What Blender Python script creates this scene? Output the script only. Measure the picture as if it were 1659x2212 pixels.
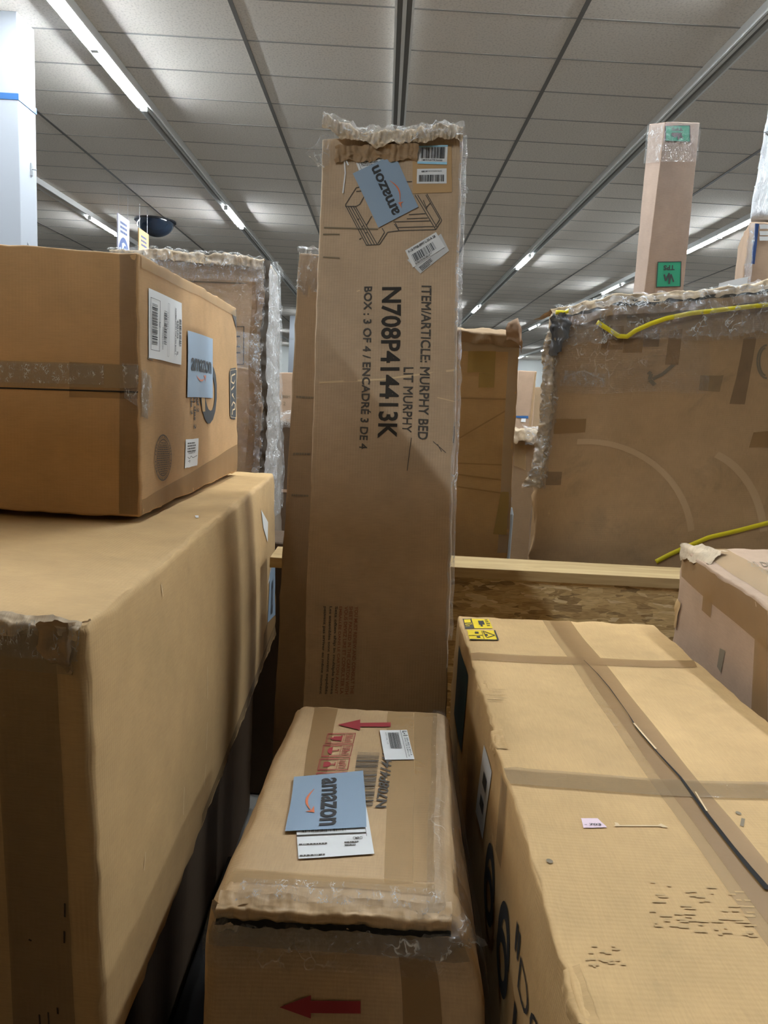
import bpy, math, random
import numpy as np
from mathutils import Vector, Matrix, noise

for o in list(bpy.data.objects):
    bpy.data.objects.remove(o, do_unlink=True)
scene = bpy.context.scene
noise.seed_set(11)
COL = scene.collection

# ------------------------------------------------------------------ camera
PITCH, YAW, ROLL = math.radians(8.6487), math.radians(0.4946), math.radians(3.134)
FOC, EYE = 1583.5, Vector((0.0, 0.0, 1.65))
FWD = Vector((math.sin(YAW) * math.cos(PITCH), math.cos(YAW) * math.cos(PITCH), -math.sin(PITCH)))
_r = Vector((math.cos(YAW), -math.sin(YAW), 0)); _u = _r.cross(FWD)
RGT = math.cos(ROLL) * _r + math.sin(ROLL) * _u
UPV = -math.sin(ROLL) * _r + math.cos(ROLL) * _u
cam_data = bpy.data.cameras.new('camera')
cam = bpy.data.objects.new('camera', cam_data); COL.objects.link(cam)
cam_data.sensor_fit = 'HORIZONTAL'; cam_data.sensor_width = 36.0
cam_data.lens = FOC / 1659.0 * 36.0
cam_data.clip_start = 0.02; cam_data.clip_end = 200
M = Matrix((RGT, UPV, -FWD)).transposed().to_4x4(); M.translation = EYE
cam.matrix_world = M
scene.camera = cam

# ------------------------------------------------------------------ world, colour management
w = bpy.data.worlds.new('world'); scene.world = w; w.use_nodes = True
w.node_tree.nodes['Background'].inputs[0].default_value = (0.5, 0.5, 0.5, 1)
w.node_tree.nodes['Background'].inputs[1].default_value = 0.05
scene.view_settings.view_transform = 'Standard'
scene.view_settings.look = 'None'
scene.view_settings.exposure = 1.35
scene.view_settings.gamma = 1.0
scene.view_settings.use_curve_mapping = False
scene.cycles.use_denoising = True
scene.cycles.max_bounces = 7
scene.cycles.use_adaptive_sampling = True
scene.cycles.adaptive_threshold = 0.02
scene.cycles.diffuse_bounces = 3
scene.cycles.glossy_bounces = 3
scene.cycles.transparent_max_bounces = 12
scene.cycles.sample_clamp_indirect = 6.0
scene.cycles.caustics_reflective = False
scene.cycles.caustics_refractive = False
TUBE_POWER = 150.0
TUBE_COLOUR = (0.83, 0.925, 1.0)
CEIL = 4.35

# ------------------------------------------------------------------ helpers
def ray(px, py):
    return FWD + RGT * ((px - 829.5) / FOC) - UPV * ((py - 1106.0) / FOC)

def at(px, py, x=None, y=None, z=None):
    d = ray(px, py)
    t = x / d.x if x is not None else (y / d.y if y is not None else (z - EYE.z) / d.z)
    return EYE + d * t

def tag(o, label=None, cat=None, group=None, kind=None):
    if label: o['label'] = label
    if cat: o['category'] = cat
    if group: o['group'] = group
    if kind: o['kind'] = kind
    return o

def mesh_obj(name, verts, faces, mat, parent=None, uvs=None, smooth=True):
    me = bpy.data.meshes.new(name)
    me.from_pydata([tuple(v) for v in verts], [], faces)
    if uvs is not None:
        lay = me.uv_layers.new(name='uv')
        for li, uv in enumerate(uvs): lay.data[li].uv = uv
    if smooth:
        me.polygons.foreach_set('use_smooth', [True] * len(me.polygons))
    me.materials.append(mat)
    me.update()
    o = bpy.data.objects.new(name, me); COL.objects.link(o)
    if parent is not None: o.parent = parent
    return o

class MB:
    """collects simple solids into one mesh"""
    def __init__(s): s.v, s.f = [], []
    def add(s, v, f):
        n = len(s.v); s.v += [Vector(p) for p in v]; s.f += [tuple(i + n for i in q) for q in f]; return s
    def box(s, a, b):
        (x0, y0, z0), (x1, y1, z1) = a, b
        return s.hexa([(x0,y0,z0),(x1,y0,z0),(x1,y1,z0),(x0,y1,z0),(x0,y0,z1),(x1,y0,z1),(x1,y1,z1),(x0,y1,z1)])
    def hexa(s, c):
        return s.add(c, [(0,3,2,1),(4,5,6,7),(0,1,5,4),(1,2,6,5),(2,3,7,6),(3,0,4,7)])
    def tube(s, a, b, r, n=12, r2=None):
        a, b = Vector(a), Vector(b); d = (b - a).normalized()
        t = d.orthogonal().normalized(); k = d.cross(t); r2 = r if r2 is None else r2
        v = []
        for p, q in ((a, r), (b, r2)):
            v += [p + (t * math.cos(2*math.pi*i/n) + k * math.sin(2*math.pi*i/n)) * q for i in range(n)]
        f = [(i, (i+1) % n, n + (i+1) % n, n + i) for i in range(n)] + [tuple(range(n-1, -1, -1)), tuple(range(n, 2*n))]
        return s.add(v, f)
    def build(s, name, mat, parent=None, smooth=False, bevel=0):
        o = mesh_obj(name, s.v, s.f, mat, parent, smooth=smooth)
        if bevel:
            m = o.modifiers.new('bevel', 'BEVEL'); m.width = bevel; m.segments = 2
        return o

# ------------------------------------------------------------------ materials
class NT:
    def __init__(s, name):
        s.m = bpy.data.materials.new(name); s.m.use_nodes = True
        s.t = s.m.node_tree; s.t.nodes.clear()
        s.out = s.n('ShaderNodeOutputMaterial')
    def n(s, typ, **kw):
        nd = s.t.nodes.new(typ)
        for k, v in kw.items(): setattr(nd, k, v)
        return nd
    def l(s, a, b): s.t.links.new(a, b)
    def coord(s, kind='UV', scale=(1, 1, 1), rot=(0, 0, 0)):
        c = s.n('ShaderNodeTexCoord'); mp = s.n('ShaderNodeMapping')
        mp.inputs['Scale'].default_value = scale; mp.inputs['Rotation'].default_value = rot
        s.l(c.outputs[kind], mp.inputs[0]); return mp.outputs[0]
    def noise(s, vec, scale, detail=3, rough=0.5, dist=0.0):
        nd = s.n('ShaderNodeTexNoise'); nd.inputs['Scale'].default_value = scale
        nd.inputs['Detail'].default_value = detail; nd.inputs['Roughness'].default_value = rough
        nd.inputs['Distortion'].default_value = dist
        s.l(vec, nd.inputs['Vector']); return nd.outputs['Fac']
    def ramp(s, fac, stops):
        r = s.n('ShaderNodeValToRGB'); e = r.color_ramp.elements
        while len(e) < len(stops): e.new(0.5)
        for k, (p, c) in enumerate(stops):
            e[k].position = p; e[k].color = tuple(c) + (1,) if len(c) == 3 else c
        s.l(fac, r.inputs[0]); return r.outputs[0]
    def mix(s, fac, a, b, mode='MIX'):
        m = s.n('ShaderNodeMix', data_type='RGBA', blend_type=mode)
        for sock, v in ((m.inputs[0], fac), (m.inputs[6], a), (m.inputs[7], b)):
            if isinstance(v, (int, float)): sock.default_value = v
            elif isinstance(v, tuple): sock.default_value = v + (1,) if len(v) == 3 else v
            else: s.l(v, sock)
        return m.outputs[2]
    def math(s, op, a, b=0.0):
        m = s.n('ShaderNodeMath', operation=op)
        for sock, v in ((m.inputs[0], a), (m.inputs[1], b)):
            if isinstance(v, (int, float)): sock.default_value = v
            else: s.l(v, sock)
        return m.outputs[0]
    def bsdf(s, col, rough=0.7, spec=0.3, metal=0.0, coat=0.0):
        b = s.n('ShaderNodeBsdfPrincipled')
        if isinstance(col, tuple): b.inputs['Base Color'].default_value = col + (1,)
        else: s.l(col, b.inputs['Base Color'])
        if isinstance(rough, (int, float)): b.inputs['Roughness'].default_value = rough
        else: s.l(rough, b.inputs['Roughness'])
        b.inputs['Specular IOR Level'].default_value = spec
        b.inputs['Metallic'].default_value = metal
        b.inputs['Coat Weight'].default_value = coat
        return b
    def bump(s, b, h, strength=0.2, dist=0.01):
        bp = s.n('ShaderNodeBump'); bp.inputs['Strength'].default_value = strength
        bp.inputs['Distance'].default_value = dist
        s.l(h, bp.inputs['Height']); s.l(bp.outputs[0], b.inputs['Normal']); return bp
    def done(s, sh):
        s.l(sh.outputs[0], s.out.inputs[0]); return s.m

def plain(name, col, rough=0.6, spec=0.3, metal=0.0, coat=0.0):
    t = NT(name); return t.done(t.bsdf(col, rough, spec, metal, coat))

def cardboard(name, base, corr=(1, 0), rough=0.72, mottle=0.16, dirt=0.35, corr_strength=0.10, spec=0.22):
    """kraft paper: mottling, fibre streaks, grey scuffs, faint corrugation flutes"""
    t = NT(name); uv = t.coord('UV')
    big = t.noise(uv, 2.6, 4, 0.55); mid = t.noise(uv, 14, 4, 0.6)
    fib = t.noise(t.coord('UV', (30, 420, 1) if corr[0] else (420, 30, 1)), 1.0, 3, 0.6)
    dark = tuple(c * (1 - mottle * 1.5) for c in base)
    lite = tuple(min(1, c * (1 + mottle)) for c in base)
    c = t.ramp(big, [(0.3, dark), (0.7, lite)])
    c = t.mix(0.35, c, t.ramp(mid, [(0.3, dark), (0.7, lite)]))
    c = t.mix(0.22, c, t.ramp(fib, [(0.35, dark), (0.65, lite)]))
    gm = t.ramp(t.noise(uv, 5.5, 6, 0.7, 0.6), [(0.56, (0, 0, 0)), (0.74, (1, 1, 1))])
    g = t.math('MULTIPLY', gm, dirt)
    c = t.mix(g, c, tuple(x * 0.55 for x in (base[0]*0.9, base[1], base[2]*1.15)))
    b = t.bsdf(c, rough, spec)
    wv = t.n('ShaderNodeTexWave', bands_direction='X' if corr[0] else 'Y')
    wv.inputs['Scale'].default_value = 45; wv.inputs['Distortion'].default_value = 0.6
    t.l(uv, wv.inputs['Vector'])
    h = t.math('ADD', t.math('MULTIPLY', wv.outputs['Fac'], corr_strength), t.math('MULTIPLY', t.noise(uv, 22, 5, 0.6), 0.9))
    t.bump(b, h, 0.28, 0.004)
    return t.done(b)

KRAFT = (0.46, 0.285, 0.135)
m_kraft_a = cardboard('kraft_golden', (0.50, 0.325, 0.150), corr=(1, 0), dirt=0.12)
m_kraft_b = cardboard('kraft_brown', (0.44, 0.262, 0.118), corr=(1, 0), dirt=0.25)
m_kraft_m = cardboard('kraft_pale_ribbed', (0.47, 0.34, 0.22), corr=(1, 0), dirt=0.25, corr_strength=0.2)
m_kraft_c = cardboard('kraft_taped', (0.50, 0.335, 0.175), corr=(0, 1), rough=0.5, dirt=0.3, spec=0.4)
m_kraft_l = cardboard('kraft_tan', (0.52, 0.335, 0.150), corr=(0, 1), dirt=0.28)
m_kraft_w = cardboard('kraft_wrapped', (0.42, 0.27, 0.14), rough=0.45, corr=(0, 1), dirt=0.55, spec=0.4)
m_kraft_d = cardboard('kraft_dull', (0.33, 0.22, 0.125), corr=(1, 0), dirt=0.4)
m_kraft_f = cardboard('kraft_rosy', (0.40, 0.27, 0.18), corr=(1, 0), dirt=0.2)
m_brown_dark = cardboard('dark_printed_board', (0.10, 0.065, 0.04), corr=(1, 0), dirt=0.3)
m_torn = cardboard('torn_board', (0.50, 0.38, 0.25), corr=(0, 1), mottle=0.35, dirt=0.5, rough=0.8)

def tape_mat(name, col, alpha, rough=0.25, bump=0.5, sc=30):
    t = NT(name); uv = t.coord('UV')
    b = t.bsdf(t.mix(t.noise(uv, 9, 3), col, tuple(c * 0.82 for c in col)), rough, 0.3 if rough > .3 else .5)
    t.bump(b, t.noise(uv, sc, 4, 0.6, 1.0), bump, 0.004)
    tr = t.n('ShaderNodeBsdfTransparent'); mx = t.n('ShaderNodeMixShader')
    mx.inputs[0].default_value = alpha
    t.l(tr.outputs[0], mx.inputs[1]); t.l(b.outputs[0], mx.inputs[2])
    return t.done(mx)
m_tape = tape_mat('tan_tape', (0.36, 0.205, 0.08), 0.62, 0.5, 0.15)
m_tape_lt = tape_mat('pale_tape', (0.50, 0.315, 0.135), 0.5, 0.55, 0.15)
m_tape_pale = tape_mat('clear_pale_tape', (0.60, 0.46, 0.31), 0.65, 0.5, 0.15)
m_tape_dk = tape_mat('dark_tape', (0.20, 0.13, 0.08), 0.38, 0.35, 0.15)
m_tape_grey = tape_mat('shiny_tape', (0.36, 0.25, 0.14), 0.55, 0.14, 0.6, 22)
m_tape_yel = tape_mat('yellowed_tape', (0.48, 0.33, 0.10), 0.7, 0.4, 0.1)

def film_mat(name, base=0.02, crease=0.5, rough=0.16, sc=18.0, stretch=(1, 1, 1), strength=1.0, width=0.05):
    """clear stretch film: see-through, thin white crease lines and glossy facets that catch the lamps"""
    t = NT(name); uv = t.coord('UV', stretch)
    wob = t.n('ShaderNodeTexNoise'); wob.inputs['Scale'].default_value = sc*.7; wob.inputs['Detail'].default_value = 3; t.l(uv, wob.inputs['Vector'])
    sc_ = t.n('ShaderNodeVectorMath', operation='SCALE'); sc_.inputs['Scale'].default_value = .9/sc*2; t.l(wob.outputs['Color'], sc_.inputs[0])
    ad = t.n('ShaderNodeVectorMath', operation='ADD'); t.l(uv, ad.inputs[0]); t.l(sc_.outputs[0], ad.inputs[1])
    vo = t.n('ShaderNodeTexVoronoi', feature='DISTANCE_TO_EDGE'); vo.inputs['Scale'].default_value = sc; t.l(ad.outputs[0], vo.inputs['Vector'])
    line = t.ramp(vo.outputs['Distance'], [(0.0, (1, 1, 1)), (width, (0, 0, 0))])
    msk = t.ramp(t.noise(uv, sc*.35, 4, .6), [(.48, (0, 0, 0)), (.62, (1, 1, 1))])
    fac = t.math('ADD', t.math('MULTIPLY', t.math('MULTIPLY', line, msk), crease), base)
    h = t.math('ADD', vo.outputs['Distance'], t.noise(uv, sc*1.3, 4, .65, 1.2))
    bp = t.n('ShaderNodeBump'); bp.inputs['Strength'].default_value = strength; bp.inputs['Distance'].default_value = 0.03
    t.l(h, bp.inputs['Height'])
    gl = t.n('ShaderNodeBsdfGlossy'); gl.inputs['Roughness'].default_value = rough; t.l(bp.outputs[0], gl.inputs['Normal'])
    df = t.n('ShaderNodeBsdfDiffuse'); df.inputs[0].default_value = (.85, .85, .83, 1)
    tr = t.n('ShaderNodeBsdfTransparent'); tr.inputs[0].default_value = (0.97, 0.97, 0.97, 1)
    m1 = t.n('ShaderNodeMixShader'); t.l(fac, m1.inputs[0]); t.l(tr.outputs[0], m1.inputs[1]); t.l(df.outputs[0], m1.inputs[2])
    m2 = t.n('ShaderNodeMixShader'); m2.inputs[0].default_value = 0.07 + base*.6
    t.l(m1.outputs[0], m2.inputs[1]); t.l(gl.outputs[0], m2.inputs[2])
    return t.done(m2)
m_film = film_mat('clear_film', 0.010, 0.30, 0.15, 30, (1, .6, 1), width=.035)
m_film_thick = film_mat('bunched_film', 0.07, 0.8, 0.2, 55, width=.09)
m_film_spark = film_mat('crinkled_film', 0.015, .75, 0.15, 190, (1, .6, 1), width=.09)
m_film_haze = film_mat('white_film', 0.35, 0.6, 0.3, 30, (4, 1, 1))

def sheen(name, col, rough=0.35):
    return plain(name, col, rough, 0.4)
m_white = plain('white_paper', (0.72, 0.72, 0.71), 0.55)
m_white_dull = plain('worn_white_paper', (0.56, 0.56, 0.55), 0.55)
m_blue = plain('blue_grey_sticker', (0.262, 0.345, 0.44), 0.5)
m_cyan = plain('pale_blue_paper', (0.33, 0.62, 0.78), 0.5)
m_ink = plain('black_ink', (0.035, 0.034, 0.034), 0.6)
m_ink_soft = plain('grey_ink', (0.075, 0.065, 0.055), 0.7)
m_ink_fade = plain('faded_ink', (0.20, 0.155, 0.10), 0.8)
m_red = plain('red_ink', (0.30, 0.030, 0.035), 0.65)
m_red_fade = plain('faded_red_ink', (0.28, 0.115, 0.07), 0.7)
m_orange = plain('orange_ink', (0.62, 0.19, 0.09), 0.5)
m_tan_lbl = plain('tan_label', (0.47, 0.295, 0.135), 0.55)
m_yellow = plain('yellow_sticker', (0.76, 0.55, 0.03), 0.45)
m_yellow_strap = plain('yellow_strap', (0.72, 0.60, 0.02), 0.35, 0.5)
m_green = plain('green_sticker', (0.025, 0.26, 0.145), 0.5)
m_pink = plain('pink_paper', (0.72, 0.55, 0.60), 0.6)
m_gap = plain('dark_slot', (0.012, 0.010, 0.008), 0.9)
m_pale_tear = plain('torn_paper', (0.62, 0.46, 0.27), 0.8)
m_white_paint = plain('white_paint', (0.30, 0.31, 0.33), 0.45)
m_blue_tape = plain('blue_tape', (0.03, 0.10, 0.25), 0.45)
m_metal = plain('grey_metal', (0.35, 0.36, 0.37), 0.4, 0.5, 0.6)
m_dome = plain('dark_dome', (0.012, 0.02, 0.035), 0.08, 0.7)
m_black = plain('black_plastic', (0.02, 0.02, 0.022), 0.5)

# ------------------------------------------------------------------ the carton: a dented box with rounded edges
class Carton:
    def __init__(s, name, corners, mat, label, cat='box', group=None, r=0.008, amp=0.004, freq=4.0,
                 edge_amp=0.004, bulge=None, seed=0, cs=0.03, deform=None):
        s.c = [Vector(c) for c in corners]; s.r = r; s.amp = amp; s.freq = freq; s.ea = edge_amp
        s.bulge = bulge or {}; s.deform = deform
        rnd = random.Random(seed + 11); s.off = Vector((rnd.uniform(0, 50), rnd.uniform(0, 50), rnd.uniform(0, 50)))
        c = s.c
        s.L = ((c[1]-c[0]).length*.25 + (c[2]-c[3]).length*.25 + (c[5]-c[4]).length*.25 + (c[6]-c[7]).length*.25,
               (c[3]-c[0]).length*.25 + (c[2]-c[1]).length*.25 + (c[7]-c[4]).length*.25 + (c[6]-c[5]).length*.25,
               (c[4]-c[0]).length*.25 + (c[5]-c[1]).length*.25 + (c[6]-c[2]).length*.25 + (c[7]-c[3]).length*.25)
        s.build(name, mat, cs)
        tag(s.o, label, cat, group)
    def unit(s, face, u, v):
        return {'front': (u, 0, v), 'back': (u, 1, v), 'left': (0, u, v), 'right': (1, u, v),
                'top': (u, v, 1), 'bottom': (u, v, 0)}[face]
    def place(s, p):
        L = s.L
        q = [p[i] * L[i] for i in range(3)]; r = s.r
        k = [min(max(q[i], r), L[i] - r) for i in range(3)]
        d = Vector((q[0]-k[0], q[1]-k[1], q[2]-k[2])); n = d.normalized() if d.length > 1e-9 else d
        pos = Vector(k) + n * r
        # on a flat face the nearest edge is the second smallest wall distance
        ds = sorted(min(q[i], L[i] - q[i]) for i in range(3))
        if s.amp: pos += noise.noise_vector(Vector(q) * s.freq + s.off) * s.amp
        if s.ea:
            wgt = math.exp(-ds[1] / 0.022)
            pos += noise.noise_vector(Vector(q) * 26 + s.off) * (s.ea * wgt)
            pos += noise.noise_vector(Vector(q) * 70 + s.off) * (s.ea * 0.5 * wgt)
        for f, a in s.bulge.items():
            ax = {'front': 1, 'back': 1, 'left': 0, 'right': 0, 'top': 2, 'bottom': 2}[f]
            on = p[ax] > .999 if f in ('right', 'back', 'top') else p[ax] < .001
            if on:
                o1, o2 = [i for i in range(3) if i != ax]
                w_ = 16 * p[o1] * (1-p[o1]) * p[o2] * (1-p[o2])
                pos[ax] += a * w_ * (1 if f in ('right', 'back', 'top') else -1)
        if s.deform: pos += s.deform(p)
        x, y, z = pos[0]/L[0], pos[1]/L[1], pos[2]/L[2]
        c = s.c
        b = (c[0]*(1-x) + c[1]*x)*(1-y) + (c[3]*(1-x) + c[2]*x)*y
        t = (c[4]*(1-x) + c[5]*x)*(1-y) + (c[7]*(1-x) + c[6]*x)*y
        return b*(1-z) + t*z
    def surf(s, face, u, v, off=0.0):
        P = s.place(s.unit(face, u, v))
        if off:
            e = 0.012
            u1, u0 = min(u+e, .999), max(u-e, .001); v1, v0 = min(v+e, .999), max(v-e, .001)
            du = s.place(s.unit(face, u1, v)) - s.place(s.unit(face, u0, v))
            dv = s.place(s.unit(face, u, v1)) - s.place(s.unit(face, u, v0))
            n = du.cross(dv).normalized()
            if face in ('back', 'left', 'bottom'): n = -n
            P = P + n * off
        return P
    def flat(s, face, u, v):
        x, y, z = s.unit(face, u, v); c = s.c
        b = (c[0]*(1-x) + c[1]*x)*(1-y) + (c[3]*(1-x) + c[2]*x)*y
        t = (c[4]*(1-x) + c[5]*x)*(1-y) + (c[7]*(1-x) + c[6]*x)*y
        return b*(1-z) + t*z
    def uv_at(s, face, px, py):
        """where the sight line through a photo point meets a face: flat face first, then the dented one"""
        d = ray(px, py); u, v, t = 0.5, 0.5, 1.5
        best = None
        for fn, it, lo, hi in ((s.flat, 8, -.5, 1.5), (s.surf, 8, .004, .996)):
            for _ in range(it):
                h = 0.03
                S = fn(face, u, v)
                u1, u0, v1, v0 = u+h, u-h, v+h, v-h
                if fn == s.surf: u1, u0, v1, v0 = min(u1, .97), max(u0, .03), min(v1, .97), max(v0, .03)
                if u1-u0 < .02: u1 = u0 + .02
                if v1-v0 < .02: v1 = v0 + .02
                du = (fn(face, u1, v) - fn(face, u0, v)) / (u1-u0); dv = (fn(face, u, v1) - fn(face, u, v0)) / (v1-v0)
                e = S - (EYE + d*t)
                A = np.array([[du[i], dv[i], -d[i]] for i in range(3)])
                try: st = np.linalg.solve(A, np.array([-e[0], -e[1], -e[2]]))
                except np.linalg.LinAlgError: break
                m = 1.0 if fn == s.flat else 0.15
                u = min(max(u + max(-m, min(m, float(st[0]))), lo), hi); v = min(max(v + max(-m, min(m, float(st[1]))), lo), hi); t += float(st[2])
        return (u, v)
    def build(s, name, mat, cs):
        L, r = s.L, s.r
        def ticks(l):
            n = max(2, int(round((l - 2*r) / cs)))
            a = [0, r*.35, r*.7] + [r + (l-2*r)*i/n for i in range(n+1)] + [l-r*.7, l-r*.35, l]
            return [x/l for x in a]
        T = [ticks(l) for l in L]
        V, F, UV, idx = [], [], [], {}
        def vid(p):
            k = tuple(round(x, 5) for x in p)
            if k not in idx: idx[k] = len(V); V.append(s.place(p))
            return idx[k]
        for face, a, b, flip in (('front', 0, 2, 0), ('back', 0, 2, 1), ('left', 1, 2, 1), ('right', 1, 2, 0), ('top', 0, 1, 0), ('bottom', 0, 1, 1)):
            for i in range(len(T[a]) - 1):
                for j in range(len(T[b]) - 1):
                    q = [(T[a][i], T[b][j]), (T[a][i+1], T[b][j]), (T[a][i+1], T[b][j+1]), (T[a][i], T[b][j+1])]
                    if flip: q = q[::-1]
                    F.append(tuple(vid(s.unit(face, *x)) for x in q))
                    o_ = {'front': 0, 'back': 3, 'left': 5, 'right': 9, 'top': 13, 'bottom': 17}[face] + s.off[0]
                    UV += [(x[0]*L[a] + o_, x[1]*L[b] + s.off[1]) for x in q]
        s.o = mesh_obj(name, V, F, mat, uvs=UV)

    # --- things stuck on or printed on a face; quad = four uv corners: top-left, top-right, bottom-right, bottom-left as read
    def quad(s, face, pts): return [s.uv_at(face, *p) for p in pts]
    def lerp(s, Q, x, y):
        (a, b, c, d) = Q
        return tuple((a[i]*(1-x) + b[i]*x)*(1-y) + (d[i]*(1-x) + c[i]*x)*y for i in (0, 1))
    def patch(s, name, face, Q, mat, off=0.0012, n=None, parent=None, ragged=0.0, lift=0.0, seed=0, fq=6.0, clampuv=True):
        A = s.surf(face, *Q[0]); B = s.surf(face, *Q[1]); D = s.surf(face, *Q[3])
        w_, h_ = (B-A).length, (D-A).length
        nx, ny = n or (max(2, min(60, int(w_/0.02))), max(2, min(60, int(h_/0.02))))
        V, F, UV = [], [], []
        for j in range(ny+1):
            for i in range(nx+1):
                x, y = i/nx, j/ny
                if ragged and (j in (0, ny) or i in (0, nx)):
                    k = noise.noise_vector(Vector((x*fq*2+seed, y*fq*2, seed*3.1))) * ragged
                    if i in (0, nx): x += k.x
                    if j in (0, ny): y += k.y
                u, v = s.lerp(Q, x, y)
                if clampuv: u, v = min(max(u, 0.001), 0.999), min(max(v, 0.001), 0.999)
                o_ = off
                if lift: o_ += lift * (0.5 + 0.5*noise.noise(Vector((x*w_*fq*3+seed, y*h_*fq*3, seed)))) 
                V.append(s.surf(face, u, v, o_))
        for j in range(ny):
            for i in range(nx):
                a = j*(nx+1)+i
                q = (a, a+nx+1, a+nx+2, a+1)
                F.append(q)
                UV += [((k % (nx+1))/nx*w_ + seed*.7, -(k//(nx+1))/ny*h_) for k in q]
        if face in ('back', 'left', 'bottom'):
            pass
        return mesh_obj(name, V, F, mat, parent or s.o, UV)
    def ink(s, name, face, Q, art, mat, off=0.0022, parent=None):
        """art: list of (verts2d, faces) in the unit square of Q, y down"""
        V, F = [], []
        for vs, fs in art:
            n = len(V)
            V += [s.surf(face, *[min(max(k, .0005), .9995) for k in s.lerp(Q, x, y)], off) for x, y in vs]
            F += [tuple(i+n for i in f) for f in fs]
        return mesh_obj(name, V, F, mat, parent or s.o, smooth=False)

# --- drawing in a unit square
_tc = {}
def glyphs(text, bold=0.0):
    k = (text, bold)
    if k not in _tc:
        cu = bpy.data.curves.new('t', 'FONT'); cu.body = text; cu.offset = bold; cu.resolution_u = 3
        ob = bpy.data.objects.new('t', cu)
        me = bpy.data.meshes.new_from_object(ob)
        vs = [(v.co.x, v.co.y) for v in me.vertices]; fs = [tuple(p.vertices) for p in me.polygons]
        bpy.data.objects.remove(ob); bpy.data.meshes.remove(me); bpy.data.curves.remove(cu)
        _tc[k] = (vs, fs)
    return _tc[k]
def text(t, x0, y0, x1, y1, bold=0.0):
    """text stretched into the rectangle (y down)"""
    vs, fs = glyphs(t, bold)
    if not vs: return ([], [])
    ax, bx = min(v[0] for v in vs), max(v[0] for v in vs); ay, by = min(v[1] for v in vs), max(v[1] for v in vs)
    return ([(x0 + (v[0]-ax)/(bx-ax)*(x1-x0), y1 - (v[1]-ay)/(by-ay)*(y1-y0)) for v in vs], fs)
def rect(x0, y0, x1, y1): return ([(x0, y0), (x1, y0), (x1, y1), (x0, y1)], [(0, 3, 2, 1)])
def frame(x0, y0, x1, y1, tx, ty):
    return [rect(x0, y0, x1, y0+ty), rect(x0, y1-ty, x1, y1), rect(x0, y0+ty, x0+tx, y1-ty), rect(x1-tx, y0+ty, x1, y1-ty)]
def bars(x0, y0, x1, y1, n, seed, vertical=True):
    rnd = random.Random(seed); out = []; ws = [rnd.choice((1, 1, 2, 3)) for _ in range(2*n)]
    tot = sum(ws); p = 0
    for i, w_ in enumerate(ws):
        if i % 2 == 0:
            a, b = p/tot, (p+w_)/tot
            out.append(rect(x0+a*(x1-x0), y0, x0+b*(x1-x0), y1) if vertical else rect(x0, y0+a*(y1-y0), x1, y0+b*(y1-y0)))
        p += w_
    return out
def scribble_lines(x0, y0, x1, y1, n, seed):
    """rows of tiny unreadable print as broken dashes"""
    rnd = random.Random(seed); out = []
    for k in range(n):
        y = y0 + (y1-y0)*k/n; h = (y1-y0)/n*0.5; x = x0
        end = x0 + (x1-x0)*rnd.uniform(.6, 1)
        while x < end:
            w_ = (x1-x0)*rnd.uniform(.03, .12); out.append(rect(x, y, min(x+w_, end), y+h)); x += w_ + (x1-x0)*.02
    return out
def stroke(pts, t, aspect=1.0):
    """polyline of constant thickness t; aspect = width/height of the square"""
    V, F = [], []
    for (x0, y0), (x1, y1) in zip(pts, pts[1:]):
        dx, dy = (x1-x0)*aspect, y1-y0; l = math.hypot(dx, dy) or 1
        nx, ny = -dy/l*t/2/aspect, dx/l*t/2
        n = len(V); V += [(x0+nx, y0+ny), (x1+nx, y1+ny), (x1-nx, y1-ny), (x0-nx, y0-ny)]; F.append((n, n+1, n+2, n+3))
    return (V, F)
def poly(pts): return (list(pts), [tuple(range(len(pts)))])
def ring(cx, cy, rx, ry, tx, n=40):
    V = []
    for k in range(n):
        a = 2*math.pi*k/n
        V += [(cx+rx*math.cos(a), cy+ry*math.sin(a)), (cx+(rx-tx)*math.cos(a), cy+(ry-tx*ry/rx)*math.sin(a))]
    return (V, [(2*k, (2*k+2) % (2*n), (2*k+3) % (2*n), 2*k+1) for k in range(n)])
def smile(x0, x1, y, depth, t):
    n = 14; V, F = [], []
    for k in range(n+1):
        a = k/n; x = x0 + (x1-x0)*a; yy = y + depth*math.sin(math.pi*a); th = t*(.25 + .75*math.sin(math.pi*min(1, a*1.1)))
        V += [(x, yy-th/2), (x, yy+th/2)]
        if k: F.append((2*k-2, 2*k-1, 2*k+1, 2*k))
    n0 = len(V); V += [(x1-.10, y-.015), (x1+.02, y-.03), (x1-.01, y+.09), (x1-.02, y+.02)]; F.append((n0, n0+3, n0+2, n0+1))
    return (V, F)
def carrier_sticker(b, face, pts, tx=(0.08, 0.36, 0.93, 0.58), sm=(0.22, 0.72, 0.66, 0.10, 0.035), off=0.0035):
    Q = b.quad(face, pts)
    st = b.patch('carrier_sticker', face, Q, m_blue, off)
    b.ink('printed_word', face, Q, [text('amazon', *tx, bold=0.02)], m_ink, off + .0012, st)
    b.ink('printed_smile', face, Q, [smile(*sm)], m_orange, off + .0012, st)
    return st

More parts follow.
